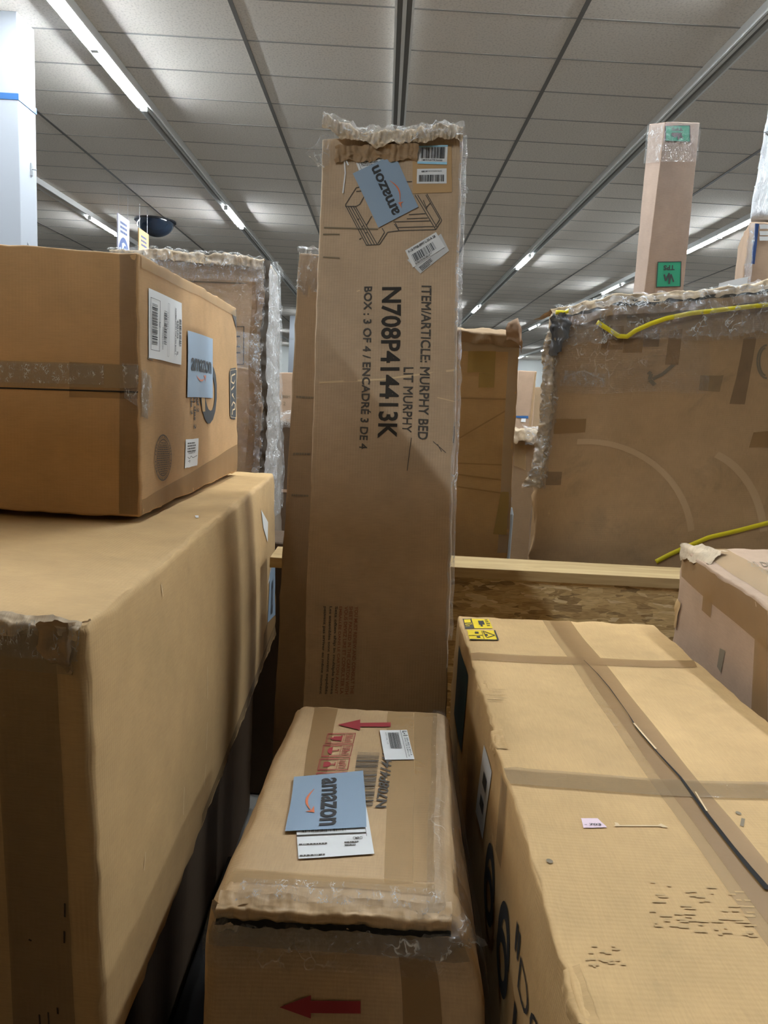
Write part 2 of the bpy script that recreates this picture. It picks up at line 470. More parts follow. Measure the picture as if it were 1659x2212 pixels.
def ribbon(name, rows, mat, parent=None, amp=0.0, fq=20.0, seed=0, sub=6, along=10, pleat=0.0, pfreq=60.0):
    """crumpled sheet lofted through polylines; every row is a list of points of equal length"""
    def samp(row, t):
        x = t*(len(row)-1); i = min(int(x), len(row)-2); f = x-i
        return Vector(row[i])*(1-f) + Vector(row[i+1])*f
    nr = (len(rows)-1)*sub; nc = (len(rows[0])-1)*along
    V, F, UV = [], [], []
    for j in range(nr+1):
        y = j/nr*(len(rows)-1); a = min(int(y), len(rows)-2); f = y-a
        for i in range(nc+1):
            p = samp(rows[a], i/nc)*(1-f) + samp(rows[a+1], i/nc)*f
            p = p + noise.noise_vector(p*fq + Vector((seed, seed*2, 0)))*amp + noise.noise_vector(p*fq*2.7 + Vector((seed, 0, seed)))*amp*.5
            if pleat:
                k = noise.noise(Vector((p.x*pfreq, p.y*pfreq*.5 + p.z*pfreq*.25, seed)))
                p = p + Vector((.15*k, -abs(k)*1.2, .55*noise.noise(Vector((p.x*pfreq*.6, seed, p.z*20)))))*pleat
            V.append(p)
    wid = (samp(rows[0], 1) - samp(rows[0], 0)).length; hei = sum((Vector(rows[k+1][0])-Vector(rows[k][0])).length for k in range(len(rows)-1))
    for j in range(nr):
        for i in range(nc):
            a = j*(nc+1)+i; q = (a, a+1, a+nc+2, a+nc+1); F.append(q)
            UV += [((k % (nc+1))/nc*wid + seed, (k//(nc+1))/nr*hei) for k in q]
    return mesh_obj(name, V, F, mat, parent, UV)

# ================================================================== THE ROOM
XL, XR, YB, YF = -13.0, 13.0, -9.0, 42.0
def ceiling_mat():
    t = NT('ceiling_tile'); p = t.coord('Object')
    n1 = t.noise(p, 0.5, 3); n2 = t.noise(p, 60, 3, 0.6)
    c = t.mix(n1, (0.76, 0.695, 0.62), (0.84, 0.77, 0.69))
    c = t.mix(t.ramp(n2, [(0.35, (1, 1, 1)), (0.5, (0, 0, 0))]), c, (0.64, 0.58, 0.515))
    b = t.bsdf(c, 0.9, 0.1); t.bump(b, n2, 0.15, 0.003); return t.done(b)
t = NT('concrete'); p = t.coord('Object')
m_floor = t.done(t.bsdf(t.ramp(t.noise(p, 1.5, 5), [(0.3, (0.13, 0.12, 0.105)), (0.7, (0.19, 0.175, 0.155))]), 0.6))
t = NT('wall_paint'); p = t.coord('Object')
m_wall = t.done(t.bsdf(t.mix(t.noise(p, 0.8, 3), (0.72, 0.73, 0.70), (0.80, 0.80, 0.77)), 0.7))
tag(MB().box((XL, YB, -0.1), (XR, YF, 0)).build('floor', m_floor), 'grey concrete floor hidden under the cartons', kind='structure')
tag(MB().box((XL, YB, CEIL), (XR, YF, CEIL+.1)).build('ceiling', ceiling_mat()), 'suspended ceiling of large grey tiles', kind='structure')
tag(MB().box((XL-.1, YB, 0), (XL, YF, CEIL)).build('wall_left', m_wall), 'pale left wall', kind='structure')
tag(MB().box((XR, YB, 0), (XR+.1, YF, CEIL)).build('wall_right', m_wall), 'pale right wall', kind='structure')
tag(MB().box((XL, YF, 0), (XR, YF+.1, CEIL)).build('wall_back', m_wall), 'pale wall at the far end of the hall', kind='structure')
tag(MB().box((XL, YB-.1, 0), (XR, YB, CEIL)).build('wall_front', plain('tan_wall', (.20, .16, .12), .8)), 'pale wall behind the viewer', kind='structure')
m_tbar = plain('ceiling_bar', (0.17, 0.155, 0.14), 0.6)
m_tbar2 = plain('ceiling_cross_bar', (0.33, 0.31, 0.285), 0.6)
g1, g2 = MB(), MB()
for k in range(-10, 11):
    if k % 2: g1.box((k*1.22-.016, YB, CEIL-.006), (k*1.22+.016, YF, CEIL))
for k in range(-24, 60):
    y = 5.563 + .61*k
    if YB < y < YF: g2.box((XL, y-.008, CEIL-.003), (XR, y+.008, CEIL))
tag(g1.build('trim_1', m_tbar), 'dark main runners of the ceiling grid', kind='structure')
tag(g2.build('trim_2', m_tbar2), 'thin cross bars of the ceiling grid', kind='structure')

# ------------------------------------------------------------------ lamp tracks and lit tubes
m_track = plain('track_enamel', (0.82, 0.82, 0.80), 0.3, 0.5)
m_track_dark = plain('track_slot', (0.22, 0.21, 0.20), 0.5)
def tube_mat():
    t = NT('lit_tube'); e = t.n('ShaderNodeEmission')
    e.inputs[0].default_value = TUBE_COLOUR + (1,); e.inputs[1].default_value = TUBE_POWER
    return t.done(e)
m_tube = tube_mat()
def track(x, label, y0=YB+.3, y1=YF-.3):
    r_ = bpy.data.objects.new('lamp_track', None); COL.objects.link(r_); r_.location = (x, y0, CEIL)
    tag(r_, label, 'lamp track', 'lamp tracks along the ceiling')
    L = y1-y0
    MB().box((-.062, 0, -.03), (.062, L, -.001)).build('housing', m_track_dark, r_)
    for s_ in (-1, 1):
        a, b = sorted((s_*.05, s_*.066)); MB().box((a, 0, -.078), (b, L, -.001)).build('side_rail', m_track, r_)
    MB().box((-.014, 0, -.048), (.014, L, -.03)).build('spine', m_track, r_)
    return r_
track(-4.85, 'ceiling lamp track farthest left, passing behind the white pillar')
track(-2.425, 'ceiling lamp track starting above the white pillar at upper left')
track(0.0, 'dark lamp track straight above the tall leaning carton')
track(2.41, 'ceiling lamp track running from the upper right corner')
track(4.76, 'ceiling lamp track behind the tall carton with green stickers')
track(7.08, 'ceiling lamp track farthest right, seen in the distance')
proto = None
def lit(x, y0, label, y1=None):
    global proto
    if proto is None:
        r_ = bpy.data.objects.new('fluorescent_tube', None); COL.objects.link(r_)
        MB().tube((0, .02, 0), (0, 1.2, 0), .024, 16).build('glass_tube', m_tube, r_, smooth=True)
        for y in (0, 1.2): MB().box((-.028, y-.004, -.03), (.028, y+.02, .028)).build('end_cap', m_track, r_)
        proto = r_
    else:
        r_ = proto.copy(); COL.objects.link(r_)
        for c in proto.children:
            d = c.copy(); d.parent = r_; COL.objects.link(d)
    r_.location = (x, y0, CEIL-.078)
    tag(r_, label, 'lamp', 'lit fluorescent tubes')
    return r_
lit(-2.425, 5.04, 'lit fluorescent tube, the nearest, at the top edge left of centre')
lit(-2.425, 6.27, 'lit fluorescent tube, second from the top edge on the left track')
lit(-2.425, 11.12, 'short lit fluorescent tube right of the hanging signs, above the wrapped carton')
lit(-4.85, 12.28, 'lit fluorescent tube ending at the left hanging sign')
lit(2.41, 13.3, 'lit fluorescent tube halfway down the right-hand track')
lit(2.41, 20.3, 'far lit fluorescent tube just right of the leaning carton')
lit(4.76, 11.2, 'lit fluorescent tube beside the tall green-stickered carton')
lit(4.76, 9.95, 'lit fluorescent tube meeting the blue-cornered wrapped carton at right')
lit(4.76, 15.7, 'lit fluorescent tube just above the crumpled wrapped carton, left of green stickers')
lit(4.76, 24.0, 'distant lit fluorescent tube above the carton behind the leaning carton')
lit(7.08, 33.0, 'most distant lit fluorescent tube, low between the cartons on the right')
for x, y in ((-2.425, -2.4), (-2.425, -3.62), (-2.425, -4.84), (0.0, 2.38), (-2.425, 2.57), (2.41, 3.75), (2.41, 2.5), (4.76, 2.6), (-4.85, 3.8),  # extra tubes added on the tracks to give light beyond the seen lamps
             (7.08, 8), (7.08, 18), (-4.85, 31.5), (-2.425, 24), (7.08, 26), (-4.85, 39), (0.0, 39), (4.76, 39), (7.08, 39)):
    lit(x, y, 'extra lit fluorescent tube added outside the picture on one of the ceiling tracks')

# ------------------------------------------------------------------ pillars, signs, dome
def empty(name, loc, label, cat, group=None):
    o = bpy.data.objects.new(name, None); COL.objects.link(o); o.location = loc
    return tag(o, label, cat, group)
def local(parent):   # build world-space children under an empty
    return parent
pil = empty('pillar', (-3.02, 6.07, 0), 'square white pillar with a blue tape band at the left edge', 'pillar')
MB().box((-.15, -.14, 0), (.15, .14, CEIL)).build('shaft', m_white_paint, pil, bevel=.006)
MB().box((-.155, -.145, 3.735), (.155, .145, 3.78)).build('tape_band', m_blue_tape, pil)
hk = MB().box((.151, .03, 3.25), (.158, .06, 3.34)); hk.tube((.15, .045, 3.3), (.19, .05, 3.295), .006); hk.build('hook', m_metal, pil)
MB().tube((.15, -.03, 2.72), (.156, -.03, 2.72), .012).build('bolt', m_metal, pil)
pil2 = empty('pillar', (-3.28, 26, 0), 'distant slim white pillar seen between the wrapped carton and leaning carton', 'pillar')
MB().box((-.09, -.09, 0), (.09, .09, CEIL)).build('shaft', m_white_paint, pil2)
MB().box((-.095, -.095, 3.55), (.095, .095, 3.6)).build('tape_band', m_metal, pil2)

m_sign_pale = plain('sign_lilac', (0.62, 0.58, 0.66), 0.5)
m_sign_orange = plain('sign_orange', (0.78, 0.47, 0.22), 0.5)
m_sign_blue = plain('sign_blue', (0.10, 0.14, 0.30), 0.5)
m_sign_disc = plain('sign_disc', (0.62, 0.70, 0.80), 0.5)
m_wire = plain('thin_wire', (0.5, 0.5, 0.5), 0.4, 0.5, 0.5)
def hanging_sign(y0, board, label, num):
    h, w_ = .82, .46
    r_ = empty('hanging_sign', (-3.8, y0, 4.0-h), label, 'sign', 'aisle signs hanging from the ceiling')
    MB().box((-.008, 0, 0), (.008, w_, h)).build('board', board, r_)
    V = [(.0095, w_/2 + .215*math.cos(a), .27 + .27*math.sin(a)) for a in [2*math.pi*k/32 for k in range(32)]]
    V2 = [(.0105, w_/2 + .175*math.cos(a), .25 + .22*math.sin(a)) for a in [2*math.pi*k/32 for k in range(32)]]
    mesh_obj('ring_print', V, [tuple(range(32))], m_sign_blue, r_, smooth=False)
    mesh_obj('disc_print', V2, [tuple(range(32))], m_sign_disc, r_, smooth=False)
    def put(name, art, mat, x):
        vs, fs = [], []
        for v, f in art:
            n = len(vs); vs += [(x, w_*a, h*(1-b)) for a, b in v]; fs += [tuple(i+n for i in q) for q in f]
        mesh_obj(name, vs, fs, mat, r_, smooth=False)
    put('number_print', [text(num, .22, .46, .78, .72, .03)], m_sign_blue, .0118)
    put('word_print', scribble_lines(.2, .10, .85, .32, 3, 5), m_sign_blue, .0095)
    for y in (.05, .41): MB().tube((0, y, h), (0, y, CEIL-4.0+h), .003, 6).build('wire', m_wire, r_)
hanging_sign(10.6, m_sign_pale, 'pale hanging sign numbered ten, left of the orange hanging sign', '10')
hanging_sign(11.48, m_sign_orange, 'orange hanging sign below the dark ceiling dome', '9')
dome = empty('ceiling_dome', (-3.88, 12.55, CEIL), 'dark half dome fixed to the ceiling beside the hanging signs', 'dome')
V, F = [], []
for j in range(9):
    a = math.pi/2*j/8
    for k in range(28):
        b = 2*math.pi*k/28; V.append((.30*math.cos(a)*math.cos(b), .30*math.cos(a)*math.sin(b), -.02-.24*math.sin(a)))
for j in range(8):
    for k in range(28): F.append((j*28+k, (j+1)*28+k, (j+1)*28+(k+1) % 28, j*28+(k+1) % 28))
mesh_obj('dome_shell', V, F, m_dome, dome)
MB().tube((0, 0, -.025), (0, 0, -.001), .33, 28).build('base_ring', m_black, dome)

# ================================================================== CARTONS, LEFT STACK
# long low carton in the left foreground
a_frt = at(188, 1352, z=1.35); a_brt = at(592, 1022, z=1.35)
a_frb = at(240, 2212, y=.87); a_brb = at(601, 1378, y=2.77)
a_frb.z = a_brb.z = .73; a_frb.x = -.325
a_frb = Vector((-.327, .87, .715)); a_brb = Vector((-.372, 2.77, .715))
LB = Carton('carton', [(-1.25, .95, .715), a_frb, a_brb, (-1.28, 2.80, .715), (-1.25, .955, 1.352), a_frt, a_brt, (-1.28, 2.80, 1.35)],
            m_kraft_a, 'long plain carton in the left foreground carrying the smaller carton, torn front edge', r=.014, amp=.003, freq=2.2,
            edge_amp=.006, bulge={'right': .012, 'top': -.004}, seed=1)
# ragged taped front edge and worn corner
def strip(b, face, pts, mat, name='tape_strip', off=.0014, **k):
    return b.patch(name, face, b.quad(face, pts), mat, off, **k)
LB.patch('tape_strip', 'front', [(0.2, .985), (.985, .985), (.985, .90), (.2, .90)], m_tape_grey, .003, ragged=.015, seed=2)
LB.patch('stretch_wrap', 'front', [(.3, .998), (.99, .998), (.99, .93), (.3, .94)], m_film_spark, .006, lift=.006, seed=12, n=(50, 8))
LB.patch('tape_strip', 'front', [(.86, .99), (.955, .99), (.955, .01), (.86, .01)], m_tape_dk, .002, seed=3)
e = [LB.surf('front', u, 1.0, .004) for u in (.25, .4, .55, .7, .85, .93, .985)]
ribbon('torn_edge', [[p + Vector((0, .012, .006)) for p in e], [p + Vector((0, -.008, -.002)) for p in e], [p + Vector((0, -.006, -.016)) for p in e]],
       m_torn, LB.o, .004, 40, 3, 4, 26, .006, 50)
c0 = LB.surf('front', .985, 1.0)
ribbon('torn_corner', [[c0 + Vector((-.05, -.006, .008)), c0 + Vector((-.01, -.008, .008)), c0 + Vector((.008, .02, .004))],
                       [c0 + Vector((-.045, -.010, -.03)), c0 + Vector((-.008, -.014, -.04)), c0 + Vector((.008, .02, -.03))],
                       [c0 + Vector((-.03, -.006, -.05)), c0 + Vector((-.004, -.008, -.06)), c0 + Vector((.004, .012, -.05))]], m_kraft_d, LB.o, .005, 60, 5, 8, 10)
# lower edge tape on the long side
LB.patch('tape_strip', 'right', [(.30, .075), (.995, .10), (.995, .0), (.30, .0)], m_tape_dk, .0016, seed=5)
LB.patch('tape_strip', 'right', [(.80, .20), (.995, .27), (.995, .10), (.80, .07)], m_tape, .0012, seed=6)
# stickers near the far end of the side
q = [(563, 1101), (578, 1128), (577, 1171), (568, 1141)]
LB.patch('paper_label', 'right', LB.quad('right', q), m_white, .002)
qs = LB.quad('right', [(582, 1240), (593, 1200), (594, 1328), (577, 1345)])
st = LB.patch('carrier_sticker', 'right', qs, m_blue, .002)
LB.ink('printed_word', 'right', qs, [text('amazon', .30, .28, .62, .92, .02)], m_ink, .0032, st)
LB.ink('pale_edge', 'right', LB.quad('right', [(582, 1238), (586, 1213), (582, 1252), (578, 1262)]), [rect(0, 0, 1, 1)], m_white, .0015, st)
# scratches on the side and crumbs of paper on top
art = []
for px, py, l, dx in ((447, 1440, 70, 0), (447, 1560, 60, -2), (444, 1650, 50, -4), (397, 1700, 60, -2), (313, 1840, 40, -3), (347, 1262, 26, 4)):
    a, b_ = LB.uv_at('right', px, py), LB.uv_at('right', px+dx, py+l)
    art.append(stroke([a, b_], .0030, 2.0))
LB.ink('scratch_print', 'right', [(0, 0), (1, 0), (1, 1), (0, 1)], art, m_pale_tear, .0012)
art = []
for px, py, l, dx in ((141, 1950, 30, 0), (140, 2010, 26, 0), (86, 2190, 30, 2), (105, 2185, 35, 2), (125, 2175, 14, 1), (63, 2028, 3, 6)):
    a, b_ = LB.uv_at('front', px, py), LB.uv_at('front', px+dx, py+l)
    art.append(stroke([a, b_], .004, 1.4))
LB.ink('scuff_print', 'front', [(0, 0), (1, 0), (1, 1), (0, 1)], art, m_gap, .0012)
LB.ink('paper_crumb', 'top', LB.quad('top', [(421, 1115), (429, 1115), (429, 1120), (423, 1120)]), [rect(0, 0, 1, 1)], m_white, .002)

# added pair of cartons, unseen at left, placed to cast the diagonal shadow
SA = Carton('carton', [(-1.3, -.5, 0), (-.61, -.5, 0), (-.61, .82, 0), (-1.3, .82, 0), (-1.3, -.5, 1.08), (-.61, -.5, 1.08), (-.61, .82, 1.08), (-1.3, .82, 1.08)],
            m_kraft_b, 'lower of two added cartons, unseen left of the picture edge, blocking lamp light', amp=.003, edge_amp=.002, seed=30, cs=.08)
SB = Carton('carton', [(-1.3, -.5, 1.09), (-.61, -.5, 1.09), (-.61, .82, 1.09), (-1.3, .82, 1.09), (-1.3, -.5, 2.30), (-.61, -.5, 2.30), (-.61, .82, 2.30), (-1.3, .82, 2.30)],
            m_kraft_a, 'upper of two added cartons, unseen left of the picture edge, blocking lamp light', amp=.003, edge_amp=.002, seed=31, cs=.08)

# dark carton underneath
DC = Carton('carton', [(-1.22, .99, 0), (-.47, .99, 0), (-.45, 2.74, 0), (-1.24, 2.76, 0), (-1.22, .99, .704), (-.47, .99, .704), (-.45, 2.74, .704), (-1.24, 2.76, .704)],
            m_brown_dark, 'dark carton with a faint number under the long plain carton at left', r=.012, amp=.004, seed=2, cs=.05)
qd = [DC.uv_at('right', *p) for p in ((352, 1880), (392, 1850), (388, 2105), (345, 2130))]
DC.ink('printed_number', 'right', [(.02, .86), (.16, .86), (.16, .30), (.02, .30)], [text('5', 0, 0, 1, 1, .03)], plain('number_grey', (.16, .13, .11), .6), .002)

FB = Carton('carton', [(-.44, .45, 0), (-.24, .45, 0), (-.33, 2.28, 0), (-.445, 2.28, 0), (-.44, .45, .10), (-.24, .45, .10), (-.33, 2.28, .10), (-.445, 2.28, .10)],  # added black filler that stands in for shade in the floor gap
            plain('gap_shade_black', (.012, .010, .009), .8), 'added flat black filler standing in for shade on the floor of the gap at lower left', amp=.002, edge_amp=.002, seed=32, cs=.06)

# carton standing on the long one
UB = Carton('carton', [(-1.22, 1.595, 1.362), at(305, 1117, z=1.362), at(513, 1019, z=1.362), (-1.22, 2.74, 1.362),
                       (-1.22, 1.60, 1.93), at(300, 546, y=1.70), at(511, 664, y=2.75), (-1.22, 2.75, 1.945)],
            m_kraft_b, 'brown carton on top of the long plain carton, blue sticker on its right side', r=.007, amp=.004,
            edge_amp=.004, bulge={'front': .004, 'right': .006}, seed=3)
strip(UB, 'front', [(0, 779), (300, 790), (298, 838), (0, 834)], m_tape_grey, ragged=.004, seed=1, off=.0022)
strip(UB, 'front', [(150, 782), (299, 790), (299, 862), (150, 858)], m_tape, seed=7)
strip(UB, 'front', [(0, 782), (225, 790), (225, 832), (0, 826)], m_film_spark, 'stretch_wrap', off=.004, lift=.003, seed=5)
strip(UB, 'front', [(258, 548), (296, 548), (298, 1112), (258, 1110)], m_tape_dk, off=.0016, seed=2)
UB.ink('seam', 'front', UB.quad('front', [(-200, 830), (300, 846), (300, 849), (-200, 834)]), [rect(0, 0, 1, 1)], m_gap, .0055)
strip(UB, 'front', [(265, 785), (299, 788), (299, 880), (270, 860)], m_film_spark, 'stretch_wrap', off=.0045, lift=.003, seed=6)
strip(UB, 'right', [(302, 790), (322, 815), (326, 890), (303, 910)], m_film_spark, 'stretch_wrap', off=.004, lift=.004, seed=8, ragged=.05)
strip(UB, 'right', [(303, 800), (322, 812), (318, 905), (303, 900)], m_tape_grey, ragged=.03, seed=3, off=.002)
strip(UB, 'right', [(302, 549), (508, 666), (508, 684), (303, 578)], m_tape_lt, seed=4, off=.003)
strip(UB, 'right', [(304, 1080), (512, 960), (512, 1014), (305, 1112)], m_tape, seed=6)
UB.ink('corner_dark', 'right', UB.quad('right', [(499, 673), (509, 668), (510, 718), (507, 712)]), [poly([(0, 0), (1, 0), (1, 1), (.8, .8)])], m_ink_soft, .002)
pts = [(319.5, 622), (391, 655), (390, 788), (319.5, 773)]
Q = UB.quad('right', pts)
sl = UB.patch('shipping_label', 'right', Q, m_white, .002)
art = bars(.08, .20, .23, .80, 26, 4, False) + frame(.04, .12, .30, .88, .008, .006)
art += bars(.42, .24, .50, .76, 22, 6, False) + bars(.90, .28, .97, .72, 24, 7, False)
art += [text('UPC', .27, .44, .31, .52)] + frame(.53, .10, .58, .92, .004, .003)
UB.ink('barcode', 'right', Q, art, m_ink, .0032, sl)
Qr = [Q[1], Q[2], Q[3], Q[0]]           # the label's print is turned a quarter
UB.ink('printed_text', 'right', Qr, [text('ASSEMBLED IN THE USA BOX 2', .12, .20, .86, .235, .01), text('430102', .30, .13, .60, .18, .02), text('7L', .80, .13, .87, .18, .02),
       text('11917071', .25, .46, .50, .49), text('042666430102', .50, .60, .84, .63)], m_ink, .0032, sl)
UB.ink('corner_mark', 'right', UB.quad('right', [(315, 621), (320, 624), (328, 778), (315, 772)]),
       [stroke([(.3, .15), (.1, 0), (.1, .13)], .02), stroke([(.2, .9), (.2, 1), (1, 1.0)], .02)], m_ink_fade, .0018)
carrier_sticker(UB, 'right', [(402.5, 714), (457, 732), (457, 860), (401.5, 858)], tx=(.10, .40, .93, .60), sm=(.28, .66, .665, .07, .03), off=.004)
def zz(x, y): return (280 + x/4.808, 600 + y/4.808)
def faceart(b, face, pls, mat, name, off=.0022):
    art = []
    for p in pls: art.append(poly([b.uv_at(face, *zz(*k)) for k in p]))
    return b.ink(name, face, [(0, 0), (1, 0), (1, 1), (0, 1)], art, mat, off)
outer = [(845, 895), (870, 945), (888, 1010), (899, 1120), (899, 1250), (885, 1380), (860, 1470), (830, 1512), (805, 1512), (775, 1470), (750, 1380), (735, 1310), (728, 1240)]
inner = [(845, 1000), (858, 1030), (872, 1090), (879, 1150), (879, 1250), (868, 1330), (852, 1370), (832, 1382), (812, 1365), (798, 1330), (786, 1280), (778, 1240), (738, 1240)]
faceart(UB, 'right', [[outer[k], outer[k+1], inner[k+1], inner[k]] for k in range(12)], m_ink, 'printed_number')
faceart(UB, 'right', [[(737, 1245), (772, 1240), (776, 1388), (747, 1392)]], m_kraft_a, 'number_gap', .0028)
for s_, p in (('of 2', [(714, 1250), (712, 1400), (690, 1395), (690, 1248)]), ('n des 2', [(684, 1248), (682, 1575), (660, 1568), (660, 1245)]), ('de 2', [(648, 1248), (648, 1425), (626, 1418), (626, 1245)])):
    UB.ink('printed_text', 'right', [UB.uv_at('right', *zz(*k)) for k in p], [text(s_, 0, 0, 1, 1, .02)], m_ink, .0022)
Q = [UB.uv_at('right', *zz(*k)) for k in ((1030, 945), (1108, 930), (1100, 1475), (1036, 1460))]
UB.ink('printed_logo', 'right', Q, [rect(.0, .05, 1, .95), rect(.15, .0, .85, .05), rect(.15, .95, .85, 1)], m_ink, .0024)
UB.ink('logo_script', 'right', Q, [stroke([(.75, .12), (.25, .14), (.2, .26), (.55, .30), (.8, .24)], .03, .35), stroke([(.2, .42), (.75, .34), (.8, .46), (.3, .52), (.75, .60)], .03, .35),
       stroke([(.25, .74), (.5, .66), (.8, .70), (.75, .80), (.4, .82), (.3, .92)], .03, .35)] + frame(.05, .03, .95, .97, .03, .008), m_pale_tear, .0032)
Q = [UB.uv_at('right', *zz(*k)) for k in ((256, 1615), (428, 1640), (428, 2085), (252, 2135))]
art = [ring(.5, .5, .5, .5, .022), ring(.5, .5, .40, .40, .018)]
rnd = random.Random(3)
for k in range(40):
    a = 2*math.pi*k/40
    if k % 5: art.append(stroke([(.5+.43*math.cos(a), .5+.43*math.sin(a)), (.5+.475*math.cos(a), .5+.475*math.sin(a))], .02))
for k in range(15):
    y = .17 + k*.047; hw = math.sqrt(max(0, .36**2 - (y-.5)**2)); x = .5-hw
    while x < .5+hw:
        l = rnd.uniform(.03, .10); art.append(rect(x, y, min(x+l, .5+hw), y+.022)); x += l+.02
UB.ink('printed_stamp', 'right', Q, art, m_ink_soft, .0018)
Q = [UB.uv_at('right', *zz(*k)) for k in ((575, 1680), (710, 1665), (697, 1945), (566, 1978))]
s2 = UB.patch('paper_label', 'right', Q, m_white, .002, ragged=.02, n=(6, 10), seed=2)
UB.ink('printed_text', 'right', Q, scribble_lines(.12, .12, .92, .5, 4, 8) + [text('x2aux 14', .2, .42, .7, .52), stroke([(.15, .62), (.3, .70), (.4, .60), (.55, .68), (.9, .63)], .02), stroke([(.2, .78), (.35, .76), (.3, .84)], .02)], m_ink_soft, .0032, s2)

# ------------------------------------------------------------------ film-wrapped carton behind the left stack
WL = Carton('wrapped_carton', [(-1.3, 3.36, 0), (-.53, 3.40, 0), (-.50, 4.2, 0), (-1.3, 4.2, 0),
                               (-1.24, 3.36, 2.235), at(574, 560, y=3.40), at(600, 590, y=4.15), (-1.24, 4.2, 2.25)],
            m_kraft_w, 'film-wrapped carton standing behind the left stack, torn along its right corner', r=.02, amp=.012, edge_amp=.012, seed=4, cs=.04)
WL.patch('stretch_wrap', 'front', [(.0, .995), (.995, .995), (.995, .50), (.0, .50)], m_film, .006, lift=.014, seed=2, n=(40, 50))
WL.patch('stretch_wrap', 'front', [(.15, .985), (.985, .985), (.985, .955), (.15, .955)], m_film_spark, .016, lift=.012, seed=12, n=(60, 8))
WL.patch('stretch_wrap', 'front', [(.55, .87), (.98, .85), (.98, .78), (.55, .80)], m_film_spark, .012, lift=.012, seed=13, n=(60, 8), ragged=.05)
WL.patch('stretch_wrap', 'right', [(.0, .995), (.99, .995), (.99, .45), (.0, .45)], m_film_thick, .006, lift=.02, seed=3, n=(20, 60))
e = [WL.surf('front', u, 1.0, .004) for u in [k/8 for k in range(9)]]
ribbon('film_edge', [[p + Vector((0, .05, .012)) for p in e], [p + Vector((0, -.012, .010)) for p in e], [p + Vector((0, -.014, -.035)) for p in e]], m_torn, WL.o, .010, 22, 3, 6, 16, .014, 40)
ribbon('film_edge', [[p + Vector((0, .0, .018)) for p in e], [p + Vector((0, -.024, .010)) for p in e], [p + Vector((0, -.02, -.045)) for p in e]], m_film_thick, WL.o, .012, 36, 7, 8, 20, .018, 50)
e = [WL.surf('front', 1.0, v, .004) for v in (.998, .93, .86, .8, .74, .68, .62, .58, .54)]
ribbon('torn_corner', [[p + Vector((-.035, -.012, 0)) for p in e], [p + Vector((.004, -.018, 0)) for p in e]], m_film_thick, WL.o, .012, 34, 5, 8, 18)
ribbon('dark_corner', [[p + Vector((-.004, -.014, 0)) for p in e], [p + Vector((.022, -.012, 0)) for p in e]], plain('dark_board', (.09, .075, .06), .5), WL.o, .010, 18, 6, 4, 10)  # plain dark strip down the right front corner
ribbon('film_flap', [[p + Vector((.02, -.01, 0)) for p in e], [p + Vector((.05, .06, .01)) for p in e], [p + Vector((.055, .14, .0)) for p in e]], m_film_thick, WL.o, .016, 24, 8, 10, 18)
WL.patch('painted_darkening', 'right', [(.02, .99), (.98, .99), (.98, .3), (.02, .3)], cardboard('darkened_kraft', (.17, .125, .085), rough=.45, spec=.4), .003, n=(10, 40), seed=6)  # darkening painted over the side face, which the lamps light brightly
WL.ink('seam', 'front', WL.quad('front', [(250, 600), (576, 612), (576, 616), (250, 604)]), [rect(0, 0, 1, 1)], m_ink_fade, .003)
WL.ink('seam', 'front', WL.quad('front', [(512, 790), (574, 800), (574, 804), (512, 794)]), [rect(0, 0, 1, 1)], m_pale_tear, .003)
Q = WL.quad('front', [(500, 705), (528, 705), (527, 788), (500, 788)])
WL.ink('printed_panel', 'front', Q, frame(0, 0, 1, 1, .07, .02) + [rect(.3, .24, .7, .28), rect(.35, .50, .7, .54), rect(.4, .66, .75, .70)], m_ink_soft, .003)
strip(WL, 'front', [(545, 600), (572, 602), (560, 1010), (530, 1010)], m_tape, seed=4, off=.003)

# ------------------------------------------------------------------ tall leaning carton in the middle and the narrow one behind it
def my(z): return 1.64 + .16*z
def on_lean(px, py, dy=0):
    d = ray(px, py); t = (1.64 + dy + .16*EYE.z - EYE.y) / (d.y - .16*d.z); return EYE + d*t
tl, tr = on_lean(697, 300), on_lean(1001, 288)
bl, br = on_lean(655, 1495), on_lean(976, 1490)
def extend(top, bot, z):
    k = (z-top.z)/(bot.z-top.z); return top + (bot-top)*k
fb = [extend(tl, bl, 0.0), extend(tr, br, 0.0)]; fb[1].x = min(fb[1].x, .224)
dep = Vector((0, .15, .02))
MC = Carton('tall_carton', [fb[0], fb[1], fb[1] + Vector((0, .15, 0)), fb[0] + Vector((0, .15, 0)), tl, tr, tr + dep, tl + dep],
            m_kraft_m, 'tall narrow carton leaning upright in the middle, printed lettering and torn top', 'box', r=.006, amp=.004, edge_amp=.003,
            bulge={'front': .006}, seed=5, cs=.025)
Z5 = lambda x, y: (660 + x/4.484, 250 + y/4.484)
Z6 = lambda x, y: (640 + x/4.366, 600 + y/4.366)
F = 'front'
def mq(Zf, *pts): return MC.quad(F, [Zf(*p) for p in pts])
